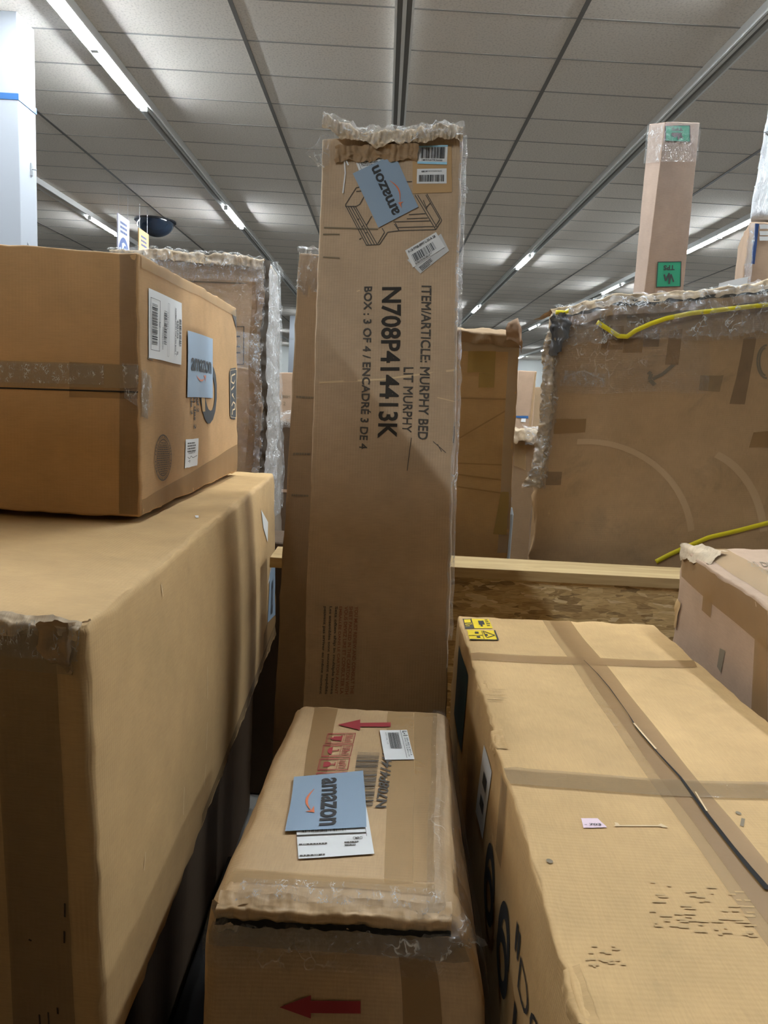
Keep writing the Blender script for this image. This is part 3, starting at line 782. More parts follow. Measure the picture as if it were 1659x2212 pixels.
# lettering, read downwards
for s_, p, bold, mt in (
    ('ITEM/ARTICLE: MURPHY BED', [(1275, 78), (1238, 1530), (1142, 1525), (1180, 75)], 0, m_ink_soft),
    ('LIT MURPHY', [(1105, 845), (1085, 1462), (997, 1455), (1010, 845)], 0, m_ink_soft),
    ('N708P414413K', [(992, 88), (948, 1520), (762, 1515), (805, 90)], .022, m_ink_soft),
    ('BOX : 3 OF 4 / ENCADRÉ 3 DE 4', [(735, 82), (688, 1618), (592, 1612), (640, 85)], 0, m_ink_soft)):
    dx, dy = (.0016, .05) if bold == 0 else (.0, .0)
    MC.ink('printed_text', F, mq(Z6, *p), [text(s_, a_, b_, 1-dx+a_, 1-dy+b_, bold) for a_ in (0, dx) for b_ in (0, dy)], mt, .0015)
Z7 = lambda x, y: (660 + x/8.295, 1270 + y/8.295)
for s_, x, mt in (('YOU MUST REVIEW AND CONSULT THE', 945, m_red_fade), ('SHEET PACKED IN THE CARTON WITH', 850, m_red_fade), ('VOUS DEVEZ LIRE ET CONSULTER LA', 762, m_red_fade), ('EMBALLÉE DANS LE CARTON AVANT', 670, m_red_fade),
                  ('Sets often ship in multiple boxes', 580, m_ink_fade), ('Les ensembles sont souvent expédiés', 480, m_ink_fade), ('peuvent pas arriver au même moment', 380, m_ink_fade)):
    MC.ink('printed_text', F, mq(Z7, (x, 330), (x-85, 1900), (x-85-62, 1900), (x-62, 330)), [text(s_, 0, 0, 1, 1, .02)],
           m_red_fade if mt is m_red_fade else m_ink_soft, .0015)
# printed furniture drawing
def mlines(Zf, lines, t, mat, name, off=.0014):
    if name in ('scuff_print', 'crease_print') and len(lines) > 1:
        for L_ in lines: mlines(Zf, [L_], t, mat, name, off)
        return
    art = []
    for L_ in lines:
        art.append(stroke([MC.uv_at(F, *Zf(*p)) for p in L_], t, MC.L[0]/MC.L[2]))
    return MC.ink(name, F, [(0, 0), (1, 0), (1, 1), (0, 1)], art, mat, off)
dr = [[(490, 700), (385, 865), (590, 1255), (715, 1250), (795, 1130), (905, 1115), (870, 1040)], [(385, 880), (490, 880), (525, 860), (570, 780)], [(410, 875), (610, 1250)], [(435, 875), (640, 1250)],
      [(460, 875), (668, 1250)], [(480, 875), (695, 1250)], [(500, 1010), (520, 1000)], [(548, 1075), (565, 1065)], [(575, 1140), (600, 1130)], [(520, 1200), (545, 1185)], [(590, 1060), (640, 975)], [(740, 1090), (765, 1130), (700, 1240)],
      [(905, 1115), (1260, 1105), (1320, 1015), (1175, 760)], [(850, 1030), (1210, 1020)], [(895, 1085), (1235, 1075)], [(1060, 770), (1260, 1105)], [(1085, 770), (1275, 1085)], [(1170, 890), (1205, 850)], [(1165, 770), (1300, 1005), (1250, 1085)],
      [(490, 735), (540, 730)], [(970, 640), (1030, 640)], [(1000, 960), (1160, 950)], [(980, 1000), (1185, 992)], [(1175, 905), (1140, 820)], [(490, 700), (540, 690)], [(860, 1050), (905, 1115)]]
mlines(Z5, dr, .0009, m_ink_soft, 'printed_drawing')
mlines(Z6, [[(1085, 1510), (1065, 1660), (1045, 1820)], [(1290, 1545), (1410, 1650)], [(1330, 1570), (1370, 1640)], [(1490, 1400), (1480, 1560)]], .0008, m_ink_soft, 'scuff_print')
mlines(Z5, [[(180, 1085), (700, 1100)], [(170, 1150), (330, 1150)], [(170, 1370), (330, 1380)]], .0015, m_ink_fade, 'scuff_print')
mlines(Z6, [[(215, 990), (800, 960), (1500, 870)]], .002, m_pale_tear, 'crease_print')
mlines(Z6, [[(1330, 1130), (1500, 1170)], [(600, 120), (570, 130)]], .0012, m_pale_tear, 'crease_print')
# stickers
Q = mq(Z5, (1035, 330), (1416, 290), (1416, 742), (1040, 757)); tl_ = MC.patch('tan_label', F, Q, m_tan_lbl, .0016)
Q1 = mq(Z5, (1085, 300), (1378, 290), (1368, 478), (1082, 470)); b1 = MC.patch('barcode_sticker', F, Q1, m_white, .0026, parent=tl_)
MC.ink('barcode', F, Q1, bars(.11, .10, .93, .70, 40, 12) + [text('1MWAATR36666', .15, .74, .84, .84, .01)], m_ink, .0036, b1)
MC.ink('blue_band', F, Q1, [rect(0, .88, 1, 1), rect(0, 0, 1, .08)], m_cyan, .0034, b1)
Q1 = mq(Z5, (1080, 520), (1366, 514), (1366, 660), (1076, 662)); b1 = MC.patch('barcode_sticker', F, Q1, m_white, .0026, parent=tl_)
MC.ink('barcode', F, Q1, bars(.07, .42, .93, .88, 32, 15) + [text('6614', .15, .12, .35, .24, .03), text('UNIT 5P MURPHY BLANC', .37, .13, .84, .22)], m_ink, .0036, b1)
Q1 = mq(Z5, (488, 455), (855, 350), (925, 530), (520, 540)); b1 = MC.patch('shipping_label', F, Q1, m_white, .0018)
MC.ink('printed_text', F, Q1, frame(.06, .1, .9, .9, .01, .02) + scribble_lines(.1, .2, .6, .6, 3, 5), m_ink_soft, .0028, b1)
carrier_sticker(MC, F, [(817.5, 493), (762, 376), (852, 334), (903.5, 448)], tx=(.06, .40, .95, .585), sm=(.62, .20, .66, .10, .035), off=.0036)
Q1 = mq(Z5, (985, 1400), (1310, 1145), (1390, 1310), (1112, 1530)); b1 = MC.patch('price_label', F, Q1, m_white_dull, .0018)
MC.ink('printed_text', F, Q1, [text('1729', .66, .55, .80, .68, .02), text('6', .86, .6, .93, .72, .02)] + scribble_lines(.08, .70, .5, .98, 4, 6), m_ink, .0028, b1)
Q1 = mq(Z5, (965, 1310), (1262, 1132), (1350, 1275), (1040, 1475)); b1 = MC.patch('price_label', F, Q1, m_white, .0032)
MC.ink('printed_text', F, Q1, bars(.10, .38, .80, .82, 26, 21) + [text('P-18 P708-8997 L-30-A 28', .06, .10, .92, .24, .02)] + scribble_lines(.1, .86, .8, .98, 2, 7), m_ink, .0042, b1)
# torn top and bunched film
def M5(x, y, o): return MC.surf(F, *MC.uv_at(F, *Z5(x, y)), o)
e0 = [MC.surf(F, u, 1.0) for u in (0, .14, .28, .42, .58, .72, .86, 1.0)]
upz = [.055, .035, .012, .008, .010, .014, .020, .016]
ribbon('torn_flap', [[p + Vector((0, .05, k)) for p, k in zip(e0, upz)], [p + Vector((0, -.012, k)) for p, k in zip(e0, upz)],
                     [p + Vector((0, -.028, k-.034 - .01*(i % 2))) for i, (p, k) in enumerate(zip(e0, upz))]], m_torn, MC.o, .005, 40, 2, 8, 30, .016, 75)
ribbon('stretch_wrap', [[p + Vector((0, .06, k+.008)) for p, k in zip(e0, upz)], [p + Vector((0, -.022, k+.006)) for p, k in zip(e0, upz)],
                        [p + Vector((0, -.036, k-.035)) for p, k in zip(e0, upz)]], m_film_thick, MC.o, .007, 50, 4, 8, 30, .016, 90)
dk = [MC.surf(F, u, .985, .004) for u in (.1, .2, .3, .4, .5, .6, .68)]
ribbon('dark_tape', [[p + Vector((0, -.014, .006)) for p in dk], [p + Vector((0, -.008, -.016)) for p in dk], [p + Vector((0, -.004, -.036 + .012*(i % 2))) for i, p in enumerate(dk)]], m_kraft_d, MC.o, .005, 50, 6, 6, 16, .008, 60)
# left ear of film and the loose thread of film
c0 = MC.surf(F, 0, .985)
ribbon('film_ear', [[c0 + Vector((.03, -.02, .045)), c0 + Vector((.02, -.03, -.005)), c0 + Vector((.025, -.02, -.04))],
                    [c0 + Vector((-.005, -.03, .03)), c0 + Vector((-.012, -.035, -.002)), c0 + Vector((0, -.02, -.05))],
                    [c0 + Vector((-.018, -.02, .0)), c0 + Vector((-.038, -.03, -.012)), c0 + Vector((-.008, -.01, -.04))]], m_film_thick, MC.o, .008, 40, 8, 6, 6)
mlines(Z5, [[(310, 290), (375, 420), (385, 560), (362, 755)], [(330, 330), (345, 400)], [(395, 440), (415, 485)], [(770, 300), (790, 480), (785, 600)]], .0014, m_white, 'film_thread', .003)
ed = [MC.surf('right', .01, v, .004) for v in (.998, .97, .94, .90, .85, .78, .7, .6, .45)]
ribbon('film_edge', [[p + Vector((-.010, -.004, 0)) for p in ed], [p + Vector((.008, .0, 0)) for p in ed], [p + Vector((.012 if i < 4 else .006, .05, 0)) for i, p in enumerate(ed)]], m_film_thick, MC.o, .004, 30, 12, 4, 10)
c1 = MC.surf('right', .02, .945)
ribbon('film_ear', [[c1 + Vector((.002, -.004, .05)), c1 + Vector((.004, 0, 0)), c1 + Vector((.004, 0, -.03))], [c1 + Vector((.012, 0, .03)), c1 + Vector((.02, 0, -.015)), c1 + Vector((.012, 0, -.03))]], m_film_thick, MC.o, .006, 40, 14, 5, 6)

nt_l, nt_r = at(646, 545, y=2.22), at(690, 532, y=2.22)
nb_l = at(592, 1540, y=2.10); kx = (nb_l - nt_l) / (nb_l.z - nt_l.z)
n0 = nt_l + kx*(0 - nt_l.z)
NC = Carton('tall_carton', [(n0.x, n0.y, 0), (n0.x+.30, n0.y, 0), (n0.x+.30, n0.y+.12, 0), (n0.x, n0.y+.12, 0),
                            nt_l, nt_l + Vector((.28, 0, 0)), nt_l + Vector((.28, .12, .0)), nt_l + Vector((0, .12, 0))],
            m_kraft_d, 'dull narrow carton behind the leaning printed carton, film bunched on its top', r=.006, amp=.004, seed=6, cs=.04)
e0 = [NC.surf('front', u, 1.0) for u in (0, .1, .2, .35, .6)]
ribbon('stretch_wrap', [[p + Vector((0, .05, .022)) for p in e0], [p + Vector((-.004, -.014, .016)) for p in e0], [p + Vector((-.006, -.014, -.05)) for i, p in enumerate(e0)], [p + Vector((-.003, -.008, -.10 - .03*(i % 2))) for i, p in enumerate(e0)]], m_film_thick, NC.o, .008, 50, 6, 10, 20, .012, 70)
for v in (.80, .72, .66):
    NC.ink('printed_text', 'front', [(.05, v), (.34, v), (.34, v-.006), (.05, v-.006)], scribble_lines(0, 0, 1, 1, 1, int(v*100)), m_ink_fade, .002)

# ------------------------------------------------------------------ carton lying in front of the leaning one
f_l, f_r = at(458, 1938, z=.95), at(968, 1955, z=.95)
k_l, k_r = at(650, 1500, z=.95), at(957, 1500, z=.95)
f_l.y = f_r.y = .925; k_l.y = k_r.y = 1.60
def fdef(p):
    h = (1-p[2])*.95
    return Vector((((.078-.055*p[1])*(1-math.exp(-h/.09)) if p[0] > .5 else -.012*(1-math.exp(-h/.05)))*abs(p[0]-.5)*2, 0, 0))
FC = Carton('carton', [(f_l.x-.005, .925, 0), (f_r.x, .925, 0), (k_r.x, 1.58, 0), (k_l.x, 1.58, 0), f_l, f_r, k_r, k_l], m_kraft_c,
            'bulging taped carton in the centre foreground, red arrow and barcode on its top', r=.022, amp=.005, freq=6, edge_amp=.004, seed=7, cs=.022, deform=fdef)
T = 'top'
Z3 = lambda x, y: (440 + x/2.592, 1450 + y/2.592)
def fq(*pts): return FC.quad(T, [Z3(*p) for p in pts])
FC.patch('tape_strip', T, fq((1190, 190), (1290, 190), (1290, 1180), (1170, 1180)), m_tape_lt, .0012, seed=1)
FC.patch('tape_strip', T, fq((1040, 170), (1190, 170), (1175, 1190), (1010, 1190)), m_tape_lt, .0009, seed=9)
FC.patch('tape_strip', T, fq((660, 165), (800, 165), (690, 570), (560, 590)), m_tape, .0012, seed=2)
FC.patch('tape_strip', T, fq((640, 110), (1300, 125), (1320, 165), (600, 160)), m_tape_grey, .0018, seed=3, ragged=.01)
FC.patch('tape_strip', T, fq((180, 1110), (1290, 1195), (1300, 1260), (120, 1200)), m_tape_lt, .0016, seed=4)
FC.patch('tape_strip', 'right', [(.10, .985), (.18, .985), (.18, .30), (.10, .30)], m_tape, .0014, seed=6)
FC.patch('tape_strip', 'right', [(.05, .80), (.95, .985), (.95, .945), (.05, .76)], m_tape, .0018, seed=7)
FC.patch('tape_strip', 'right', [(.32, .95), (.42, .95), (.42, .2), (.32, .2)], m_tape_lt, .0016, seed=8)
FC.patch('stretch_wrap', T, [(.90, .985), (.999, .985), (.999, .005), (.90, .005)], m_film, .004, lift=.006, seed=1, n=(5, 40))
FC.patch('stretch_wrap', T, [(.10, .06), (.98, .06), (.98, .004), (.10, .004)], m_film_spark, .004, lift=.008, seed=5, n=(40, 6))
FC.patch('stretch_wrap', 'right', [(.02, .99), (.9, .99), (.9, .70), (.02, .70)], m_film, .004, lift=.010, seed=6, n=(40, 14))
FC.patch('stretch_wrap', 'front', [(.0, .995), (1.0, .995), (1.0, .90), (.0, .90)], m_film, .005, lift=.008, seed=8, n=(40, 8))
FC.patch('tape_strip', 'front', [(.02, .965), (.98, .965), (.98, .925), (.02, .93)], m_tape_grey, .003, seed=12, ragged=.02)
FC.patch('tape_strip', 'front', [(.74, .93), (.86, .93), (.86, .02), (.74, .02)], m_tape, .0018, seed=14)
# torn front edge: loose strip and the two crumpled corners
e0 = [FC.surf('front', u, .985, .004) for u in (.03, .15, .3, .45, .6, .75, .9, .98)]
ribbon('torn_edge', [[p + Vector((0, .02, .016)) for p in e0], [p + Vector((0, -.006, .006)) for p in e0], [p + Vector((0, -.006, -.012)) for p in e0]], m_kraft_c, FC.o, .003, 40, 9, 6, 26, .003, 40)
ribbon('dark_slit', [[p + Vector((0, -.009, -.006)) for p in e0], [p + Vector((0, -.0085, -.016)) for p in e0]], m_gap, FC.o, .003, 40, 9, 3, 20)
ribbon('film_edge', [[p + Vector((0, -.010, -.012)) for p in e0], [p + Vector((0, -.014, -.03)) for p in e0], [p + Vector((0, -.008, -.05)) for p in e0]], m_film_thick, FC.o, .006, 46, 11, 8, 26, .008, 60)
c0 = FC.surf('front', .0, .99)
ribbon('torn_corner', [[c0 + Vector((.05, -.004, .012)), c0 + Vector((.02, -.01, .006)), c0 + Vector((-.012, -.005, .008))], [c0 + Vector((.04, -.012, -.012)), c0 + Vector((.015, -.018, -.014)), c0 + Vector((-.004, -.01, -.006))],
                       [c0 + Vector((.03, -.006, -.04)), c0 + Vector((.012, -.010, -.04)), c0 + Vector((.002, -.004, -.04))]], m_torn, FC.o, .006, 44, 3, 5, 6)
c1 = FC.surf('front', 1.0, .985)
ribbon('torn_corner', [[c1 + Vector((-.05, -.005, .016)), c1 + Vector((-.01, -.012, .014)), c1 + Vector((.02, .015, .0))], [c1 + Vector((-.045, -.016, -.008)), c1 + Vector((0, -.022, -.01)), c1 + Vector((.035, .01, -.02))],
                       [c1 + Vector((-.03, -.008, -.03)), c1 + Vector((.004, -.010, -.035)), c1 + Vector((.055, .02, -.05))]], m_film_thick, FC.o, .008, 50, 5, 9, 14)
# prints
Q = fq((750, 275), (1047, 275), (1047, 330), (750, 330))
def arrow(sh=.36): return [poly([(0, .5), (.43, 0), (.43, .5-sh/2), (.43, .5+sh/2), (.43, 1)]), rect(.43, .5-sh/2, 1, .5+sh/2)]
FC.ink('printed_arrow', T, fq((750, 278), (1047, 268), (1047, 340), (750, 330)), arrow(.34), m_red, .002)
def picto(pts, art):
    FC.ink('printed_symbol', T, fq(*pts), frame(0, 0, 1, 1, .02, .05) + frame(.05, .08, .62, .92, .012, .03) + art + scribble_lines(.67, .18, .95, .9, 5, len(art)+3), m_red, .002)
def disc(cx, cy, rx, ry, n=20, a0=0, a1=2*math.pi): return poly([(cx+rx*math.cos(a0+(a1-a0)*k/n), cy+ry*math.sin(a0+(a1-a0)*k/n)) for k in range(n+1)])
picto([(695, 353), (852, 350), (838, 410), (680, 410)], [rect(.14, .42, .24, .58), rect(.24, .30, .50, .70), rect(.50, .22, .56, .78)])
picto([(670, 417), (838, 414), (822, 482), (658, 485)], [disc(.34, .5, .16, .30, 16, math.pi/2, 3*math.pi/2), rect(.34, .47, .54, .53), rect(.52, .40, .56, .53)])
picto([(650, 495), (820, 490), (808, 557), (636, 560)], [rect(.16, .28, .28, .72), disc(.28, .5, .12, .22, 16, -math.pi/2, math.pi/2), rect(.38, .47, .52, .53), rect(.52, .34, .55, .66)])
picto([(632, 572), (805, 568), (792, 640), (618, 640)], [rect(.16, .3, .3, .7)])
FC.ink('barcode', T, fq((862, 458), (985, 462), (945, 765), (815, 770)), bars(0, 0, 1, 1, 44, 31, False), m_ink_soft, .002)
FC.ink('printed_text', T, fq((960, 768), (1000, 462), (1056, 490), (1022, 768)), [text('N708P41441', 0, 0, 1, 1, .02)], m_ink_soft, .002)
Q = fq((985, 337), (1138, 335), (1180, 500), (1015, 503)); b1 = FC.patch('shipping_label', T, Q, m_white, .0028)
FC.ink('barcode', T, Q, bars(.27, .10, .66, .64, 20, 8) + [rect(.74, .02, .755, .97)], m_ink, .004, b1)
Qt = [Q[1], Q[2], Q[3], Q[0]]
FC.ink('printed_text', T, Qt, [text('L-1', .05, .03, .22, .19, .02), text('S31-RD 6.30/1.0', .28, .04, .88, .10, .02), text('AMC LSP 6.80/U-30', .28, .13, .92, .18), text('S3114L 12', .10, .78, .50, .82)], m_ink, .004, b1)
Q = fq((515, 760), (905, 738), (955, 1030), (530, 1058)); b1 = FC.patch('shipping_label', T, Q, m_white, .0026)
FC.ink('printed_text', T, Q, bars(.07, .42, .66, .56, 34, 18) + [rect(0, .60, .93, .62), rect(.93, .30, .935, .68), text('CMRCI', .74, .68, .87, .73, .02)] + scribble_lines(.62, .76, .86, .86, 2, 9) + scribble_lines(.02, .76, .40, .80, 1, 2) + scribble_lines(.02, .95, .5, .99, 1, 3), m_ink_soft, .0038, b1)
carrier_sticker(FC, T, [Z3(892, 570), Z3(910, 888), Z3(455, 912), Z3(505, 605)], tx=(.09, .385, .945, .60), sm=(.28, .70, .70, .09, .035), off=.0052)
FC.ink('printed_arrow', 'front', FC.quad('front', [(604, 2148), (779, 2148), (779, 2198), (604, 2198)]), arrow(.54), m_red, .0025)

# ================================================================== RIGHT SIDE
LC = Carton('long_carton', [(.238, .36, 0), (.815, .36, 0), (.815, 2.05, 0), (.238, 2.03, 0), (.225, .36, 1.05), (.815, .36, 1.05), at(1412, 1350, z=1.05), at(988, 1330, z=1.05)],
            m_kraft_l, 'long low carton in the right foreground with taped lid seam and yellow stickers', r=.007, amp=.004, edge_amp=.005, bulge={'top': -.006}, seed=8, cs=.025)
Z2 = lambda x, y: (970 + x/2.408, 1300 + y/2.408)
def lq(*pts): return LC.quad(T, [Z2(*p) for p in pts])
def uvt(x, y): return LC.uv_at(T, *Z2(x, y))
sa, sb = uvt(600, 105), uvt(1640, 1500)
uc = (sa[0] + sb[0]) / 2
ul, ur = uvt(1110, 940)[0], uvt(1300, 940)[0]
LC.patch('tape_strip', T, [(ul, .995), (ur, .995), (ur, .005), (ul, .005)], m_tape, .0014, seed=1)
LC.patch('tape_strip', T, [(ul-.035, .995), (uc, .995), (uc, .005), (ul-.035, .005)], m_tape_lt, .0009, seed=5)
LC.patch('tape_strip', T, lq((100, 268), (1270, 308), (1290, 342), (110, 304)), m_tape, .0022, seed=2)
v1, v2 = uvt(900, 915)[1], uvt(900, 1000)[1]
LC.patch('tape_strip', T, [(.005, v1), (.995, v1), (.995, v2), (.005, v2)], m_tape_grey, .0030, seed=3)
LC.patch('tape_strip', 'left', [(v2, .995), (v1, .995), (v1, .86), (v2, .86)], m_tape_dk, .0022, seed=4)
art = []
seam = [(700, 310), (770, 380), (830, 450), (930, 590), (975, 665), (1080, 790), (1200, 920), (1350, 1130), (1470, 1285), (1560, 1395), (1659, 1510)]
wid = [.0008, .0016, .002, .001, .003, .0025, .004, .006, .006, .007, .008]
us = [uvt(*p) for p in seam]
V = []
for (a, b_), w_ in zip(us, wid): V += [(a-w_, b_), (a+w_, b_)]
LC.ink('lid_seam', T, [(0, 0), (1, 0), (1, 1), (0, 1)], [(V, [(2*k, 2*k+1, 2*k+3, 2*k+2) for k in range(len(seam)-1)])], m_gap, .0038)
LC.ink('tear_edge', T, [(0, 0), (1, 0), (1, 1), (0, 1)], [stroke([uvt(*p) for p in ((960, 640), (1010, 700), (1075, 775))], .0022, .35), stroke([uvt(*p) for p in ((1280, 1000), (1340, 1100))], .0015, .35)], m_pale_tear, .0042)
for pts, sd in (([(110, 90), (205, 92), (228, 140), (125, 140)], 1), ([(92, 148), (240, 152), (260, 205), (108, 202)], 2)):
    Q = lq(*pts); b1 = LC.patch('warning_sticker', T, Q, m_yellow, .0014)
    if sd == 1: art = [rect(.36, .25, .66, .65), rect(.42, .65, .52, .85), rect(.02, .0, .06, 1)] + scribble_lines(.75, .1, .97, .9, 4, 4)
    else: art = [rect(0, .93, 1, 1), rect(.95, 0, 1, 1), stroke([(.55, .1), (.62, .75), (.92, .5), (.55, .1)], .05, 2), rect(.60, .38, .68, .55), rect(.50, .1, .515, .92), rect(.02, .5, .5, .54), rect(.26, .2, .38, .36), rect(.28, .62, .40, .76)]
    LC.ink('printed_symbol', T, Q, art, m_ink, .0026, b1)
Q = lq((70, 90), (112, 90), (128, 140), (84, 142)); b1 = LC.patch('warning_sticker', T, Q, m_ink_soft, .0014)
LC.ink('printed_symbol', T, Q, [rect(.1, .1, .9, .45)] + scribble_lines(.1, .55, .9, .9, 2, 2), m_yellow, .0026, b1)
Q = lq((687, 1130), (772, 1130), (822, 1178), (697, 1180)); b1 = LC.patch('pink_label', T, Q, m_pink, .0014, ragged=.03, n=(8, 6))
LC.ink('printed_text', T, Q, [text('- 703', .08, .62, .84, .82, .03)], m_ink, .0026, b1)
LC.ink('torn_paper', T, lq((860, 1150), (1140, 1150), (1140, 1185), (860, 1185)), [rect(0, .45, .9, .62), poly([(0, 0), (.06, .1), (.1, .45), (.02, .5)]), poly([(.8, .45), (.86, .2), (1, .75), (.9, .8)])], m_pale_tear, .0014)
rnd = random.Random(5); art = []
for k in range(60):
    x = rnd.uniform(1040, 1560); y = 1480 + rnd.random()*240 + (x-1300)*.12; l = rnd.uniform(15, 75)
    art.append(stroke([uvt(x, y), uvt(x+l, y+2)], .0018, .35))
for k in range(20):
    x = rnd.uniform(700, 900); y = 1640 + rnd.random()*120; art.append(stroke([uvt(x, y+150), uvt(x+rnd.uniform(15, 50), y+151)], .0014, .35))
for k in range(8): art.append(stroke([uvt(185+rnd.random()*40, 455+k*9), uvt(270+rnd.random()*40, 457+k*9)], .0012, .35))
LC.ink('scuff_print', T, [(0, 0), (1, 0), (1, 1), (0, 1)], art, plain('scuff', (.45, .30, .14), .8), .0010)
LC.ink('nick', T, [(0, 0), (1, 0), (1, 1), (0, 1)], [disc(*uvt(523, 1352), .008, .003), disc(*uvt(1505, 1102), .007, .003), stroke([uvt(1530, 1130), uvt(1522, 1170)], .003, .35)], m_ink_fade, .0012)
# dented near edge
for yy, sd in ((1.26, 2), (1.52, 3), (.68, 4)):
    p = LC.surf('top', .004, (yy-.36)/1.68)
    ribbon('dent', [[p + Vector((.016, -.04, .002)), p + Vector((.014, .0, .003)), p + Vector((.016, .04, .002))], [p + Vector((-.004, -.035, -.001)), p + Vector((-.007, 0, -.004)), p + Vector((-.004, .035, -.001))],
                    [p + Vector((-.006, -.03, -.016)), p + Vector((-.009, 0, -.022)), p + Vector((-.006, .03, -.016))]], m_kraft_l, LC.o, .002, 70, sd, 5, 8)
Lf = 'left'
Q = LC.quad(Lf, [(1047, 1609), (1064, 1667), (1044, 1814), (1029, 1753)]); b1 = LC.patch('shipping_label', Lf, Q, m_white_dull, .0016)
LC.ink('barcode', Lf, Q, [rect(.35, .25, .75, .42), rect(.35, .58, .75, .74)], m_ink, .0028, b1)
LB_ = lambda y, z: LC_uv(y, z)
def LC_uv(y, z): return ((y-.36)/1.68, z/1.05)
def side_text(s_, y0, y1, z0, z1, bold, name='printed_text'):
    LC.ink(name, Lf, [LC_uv(y0, z1), LC_uv(y1, z1), LC_uv(y1, z0), LC_uv(y0, z0)], [text(s_, 0, 0, 1, 1, bold)], m_ink, .0018)
def round_six():
    V, F = [], []
    pts = [(.50 - .40*math.cos(a), .52 - .50*math.sin(a)) for a in [math.radians(-20 + 200*k/18) for k in range(19)]]
    for k, (x, y) in enumerate(pts):
        f = min(1, (18-k)/6); t_ = .11 + .07*f
        d = math.radians(-20 + 200*k/18); nx, ny = -math.cos(d), -math.sin(d)
        V += [(x, y), (x - nx*t_*1.1, y - ny*t_)]
        if k: F.append((2*k-2, 2*k-1, 2*k+1, 2*k))
    return [(V, F), ring(.5, .68, .41, .32, .19)]
for y0, y1 in ((1.255, 1.125), (1.10, .968)):
    LC.ink('printed_digit', Lf, [LC_uv(y0, .888), LC_uv(y1, .888), LC_uv(y1, .742), LC_uv(y0, .742)], round_six(), m_ink, .0018)
side_text('"', .957, .925, .877, .92, .02)
side_text('DOUBLE', .915, .50, .85, .90, -.012)
LC.ink('printed_text', Lf, [LC_uv(.925, .82), LC_uv(.905, .82), LC_uv(.905, .68), LC_uv(.925, .68)], [rect(0, 0, 1, 1)], m_ink, .0018)
LC.patch('teal_label', Lf, [LC_uv(1.93, 1.0), LC_uv(1.70, 1.0), LC_uv(1.70, .80), LC_uv(1.93, .80)], plain('teal_paper', (.02, .045, .05), .6), .0016)

# carton at the right edge
kl, kb = at(1472, 1182, y=2.06), at(1659, 1178, y=2.10)
kn = at(1659, 1316, x=.865)
sl_ = (kn.z - kl.z) / (kn.y - kl.y)
kz = kl.z + sl_*(.75 - 2.06)
RC = Carton('carton', [(.885, .75, 0), (1.50, .75, 0), (1.50, 2.10, 0), (.885, 2.06, 0), (.865, .75, kz), (1.48, .75, kz), (1.48, 2.12, kb.z+.002), kl],
            m_kraft_f, 'taped carton at the right edge, battered corner, beside the long low carton', r=.008, amp=.004, edge_amp=.006, seed=9)
strip(RC, 'left', [(1474, 1190), (1659, 1318), (1659, 1405), (1473, 1245)], m_tape, seed=1)
strip(RC, 'left', [(1521, 1275), (1540, 1290), (1536, 1335), (1517, 1318)], m_tape, seed=2)
strip(RC, 'left', [(1632, 1370), (1659, 1385), (1659, 1560), (1624, 1545)], m_tape, seed=3)
strip(RC, 'top', [(1500, 1182), (1560, 1182), (1659, 1235), (1659, 1290)], m_tape_lt, seed=4)
Q = RC.quad('top', [(1612, 1213), (1659, 1213), (1690, 1245), (1640, 1243)])
RC.ink('printed_text', 'top', Q, [text('25 DI', .0, .05, .9, .42), text('PONCTION', .25, .55, 1.2, .95)], m_ink_fade, .0016)
RC.ink('scuff_print', 'left', RC.quad('left', [(1553, 1400), (1568, 1400), (1562, 1455), (1549, 1450)]), [poly([(.2, 0), (1, .1), (.7, 1), (0, .8)])], m_ink_fade, .0012)
p = RC.surf('top', .005, .99)
ribbon('torn_corner', [[p + Vector((-.008, .015, .012)), p + Vector((.04, -.01, .015)), p + Vector((.10, -.05, .008))], [p + Vector((-.014, .0, -.01)), p + Vector((.0, -.05, .004)), p + Vector((.04, -.12, .006))],
                       [p + Vector((-.010, -.01, -.03)), p + Vector((-.01, -.07, -.02)), p + Vector((.0, -.16, -.01))]], m_torn, RC.o, .008, 40, 4, 5, 8)
p = RC.surf('left', .99, .86, .002)
ribbon('torn_paper', [[p + Vector((0, 0, .03)), p + Vector((-.004, -.03, .025))], [p + Vector((-.006, 0, .0)), p + Vector((-.004, -.02, -.02))], [p + Vector((0, 0, -.06)), p + Vector((0, -.015, -.05))]], m_kraft_a, RC.o, .004, 30, 5, 5, 6)

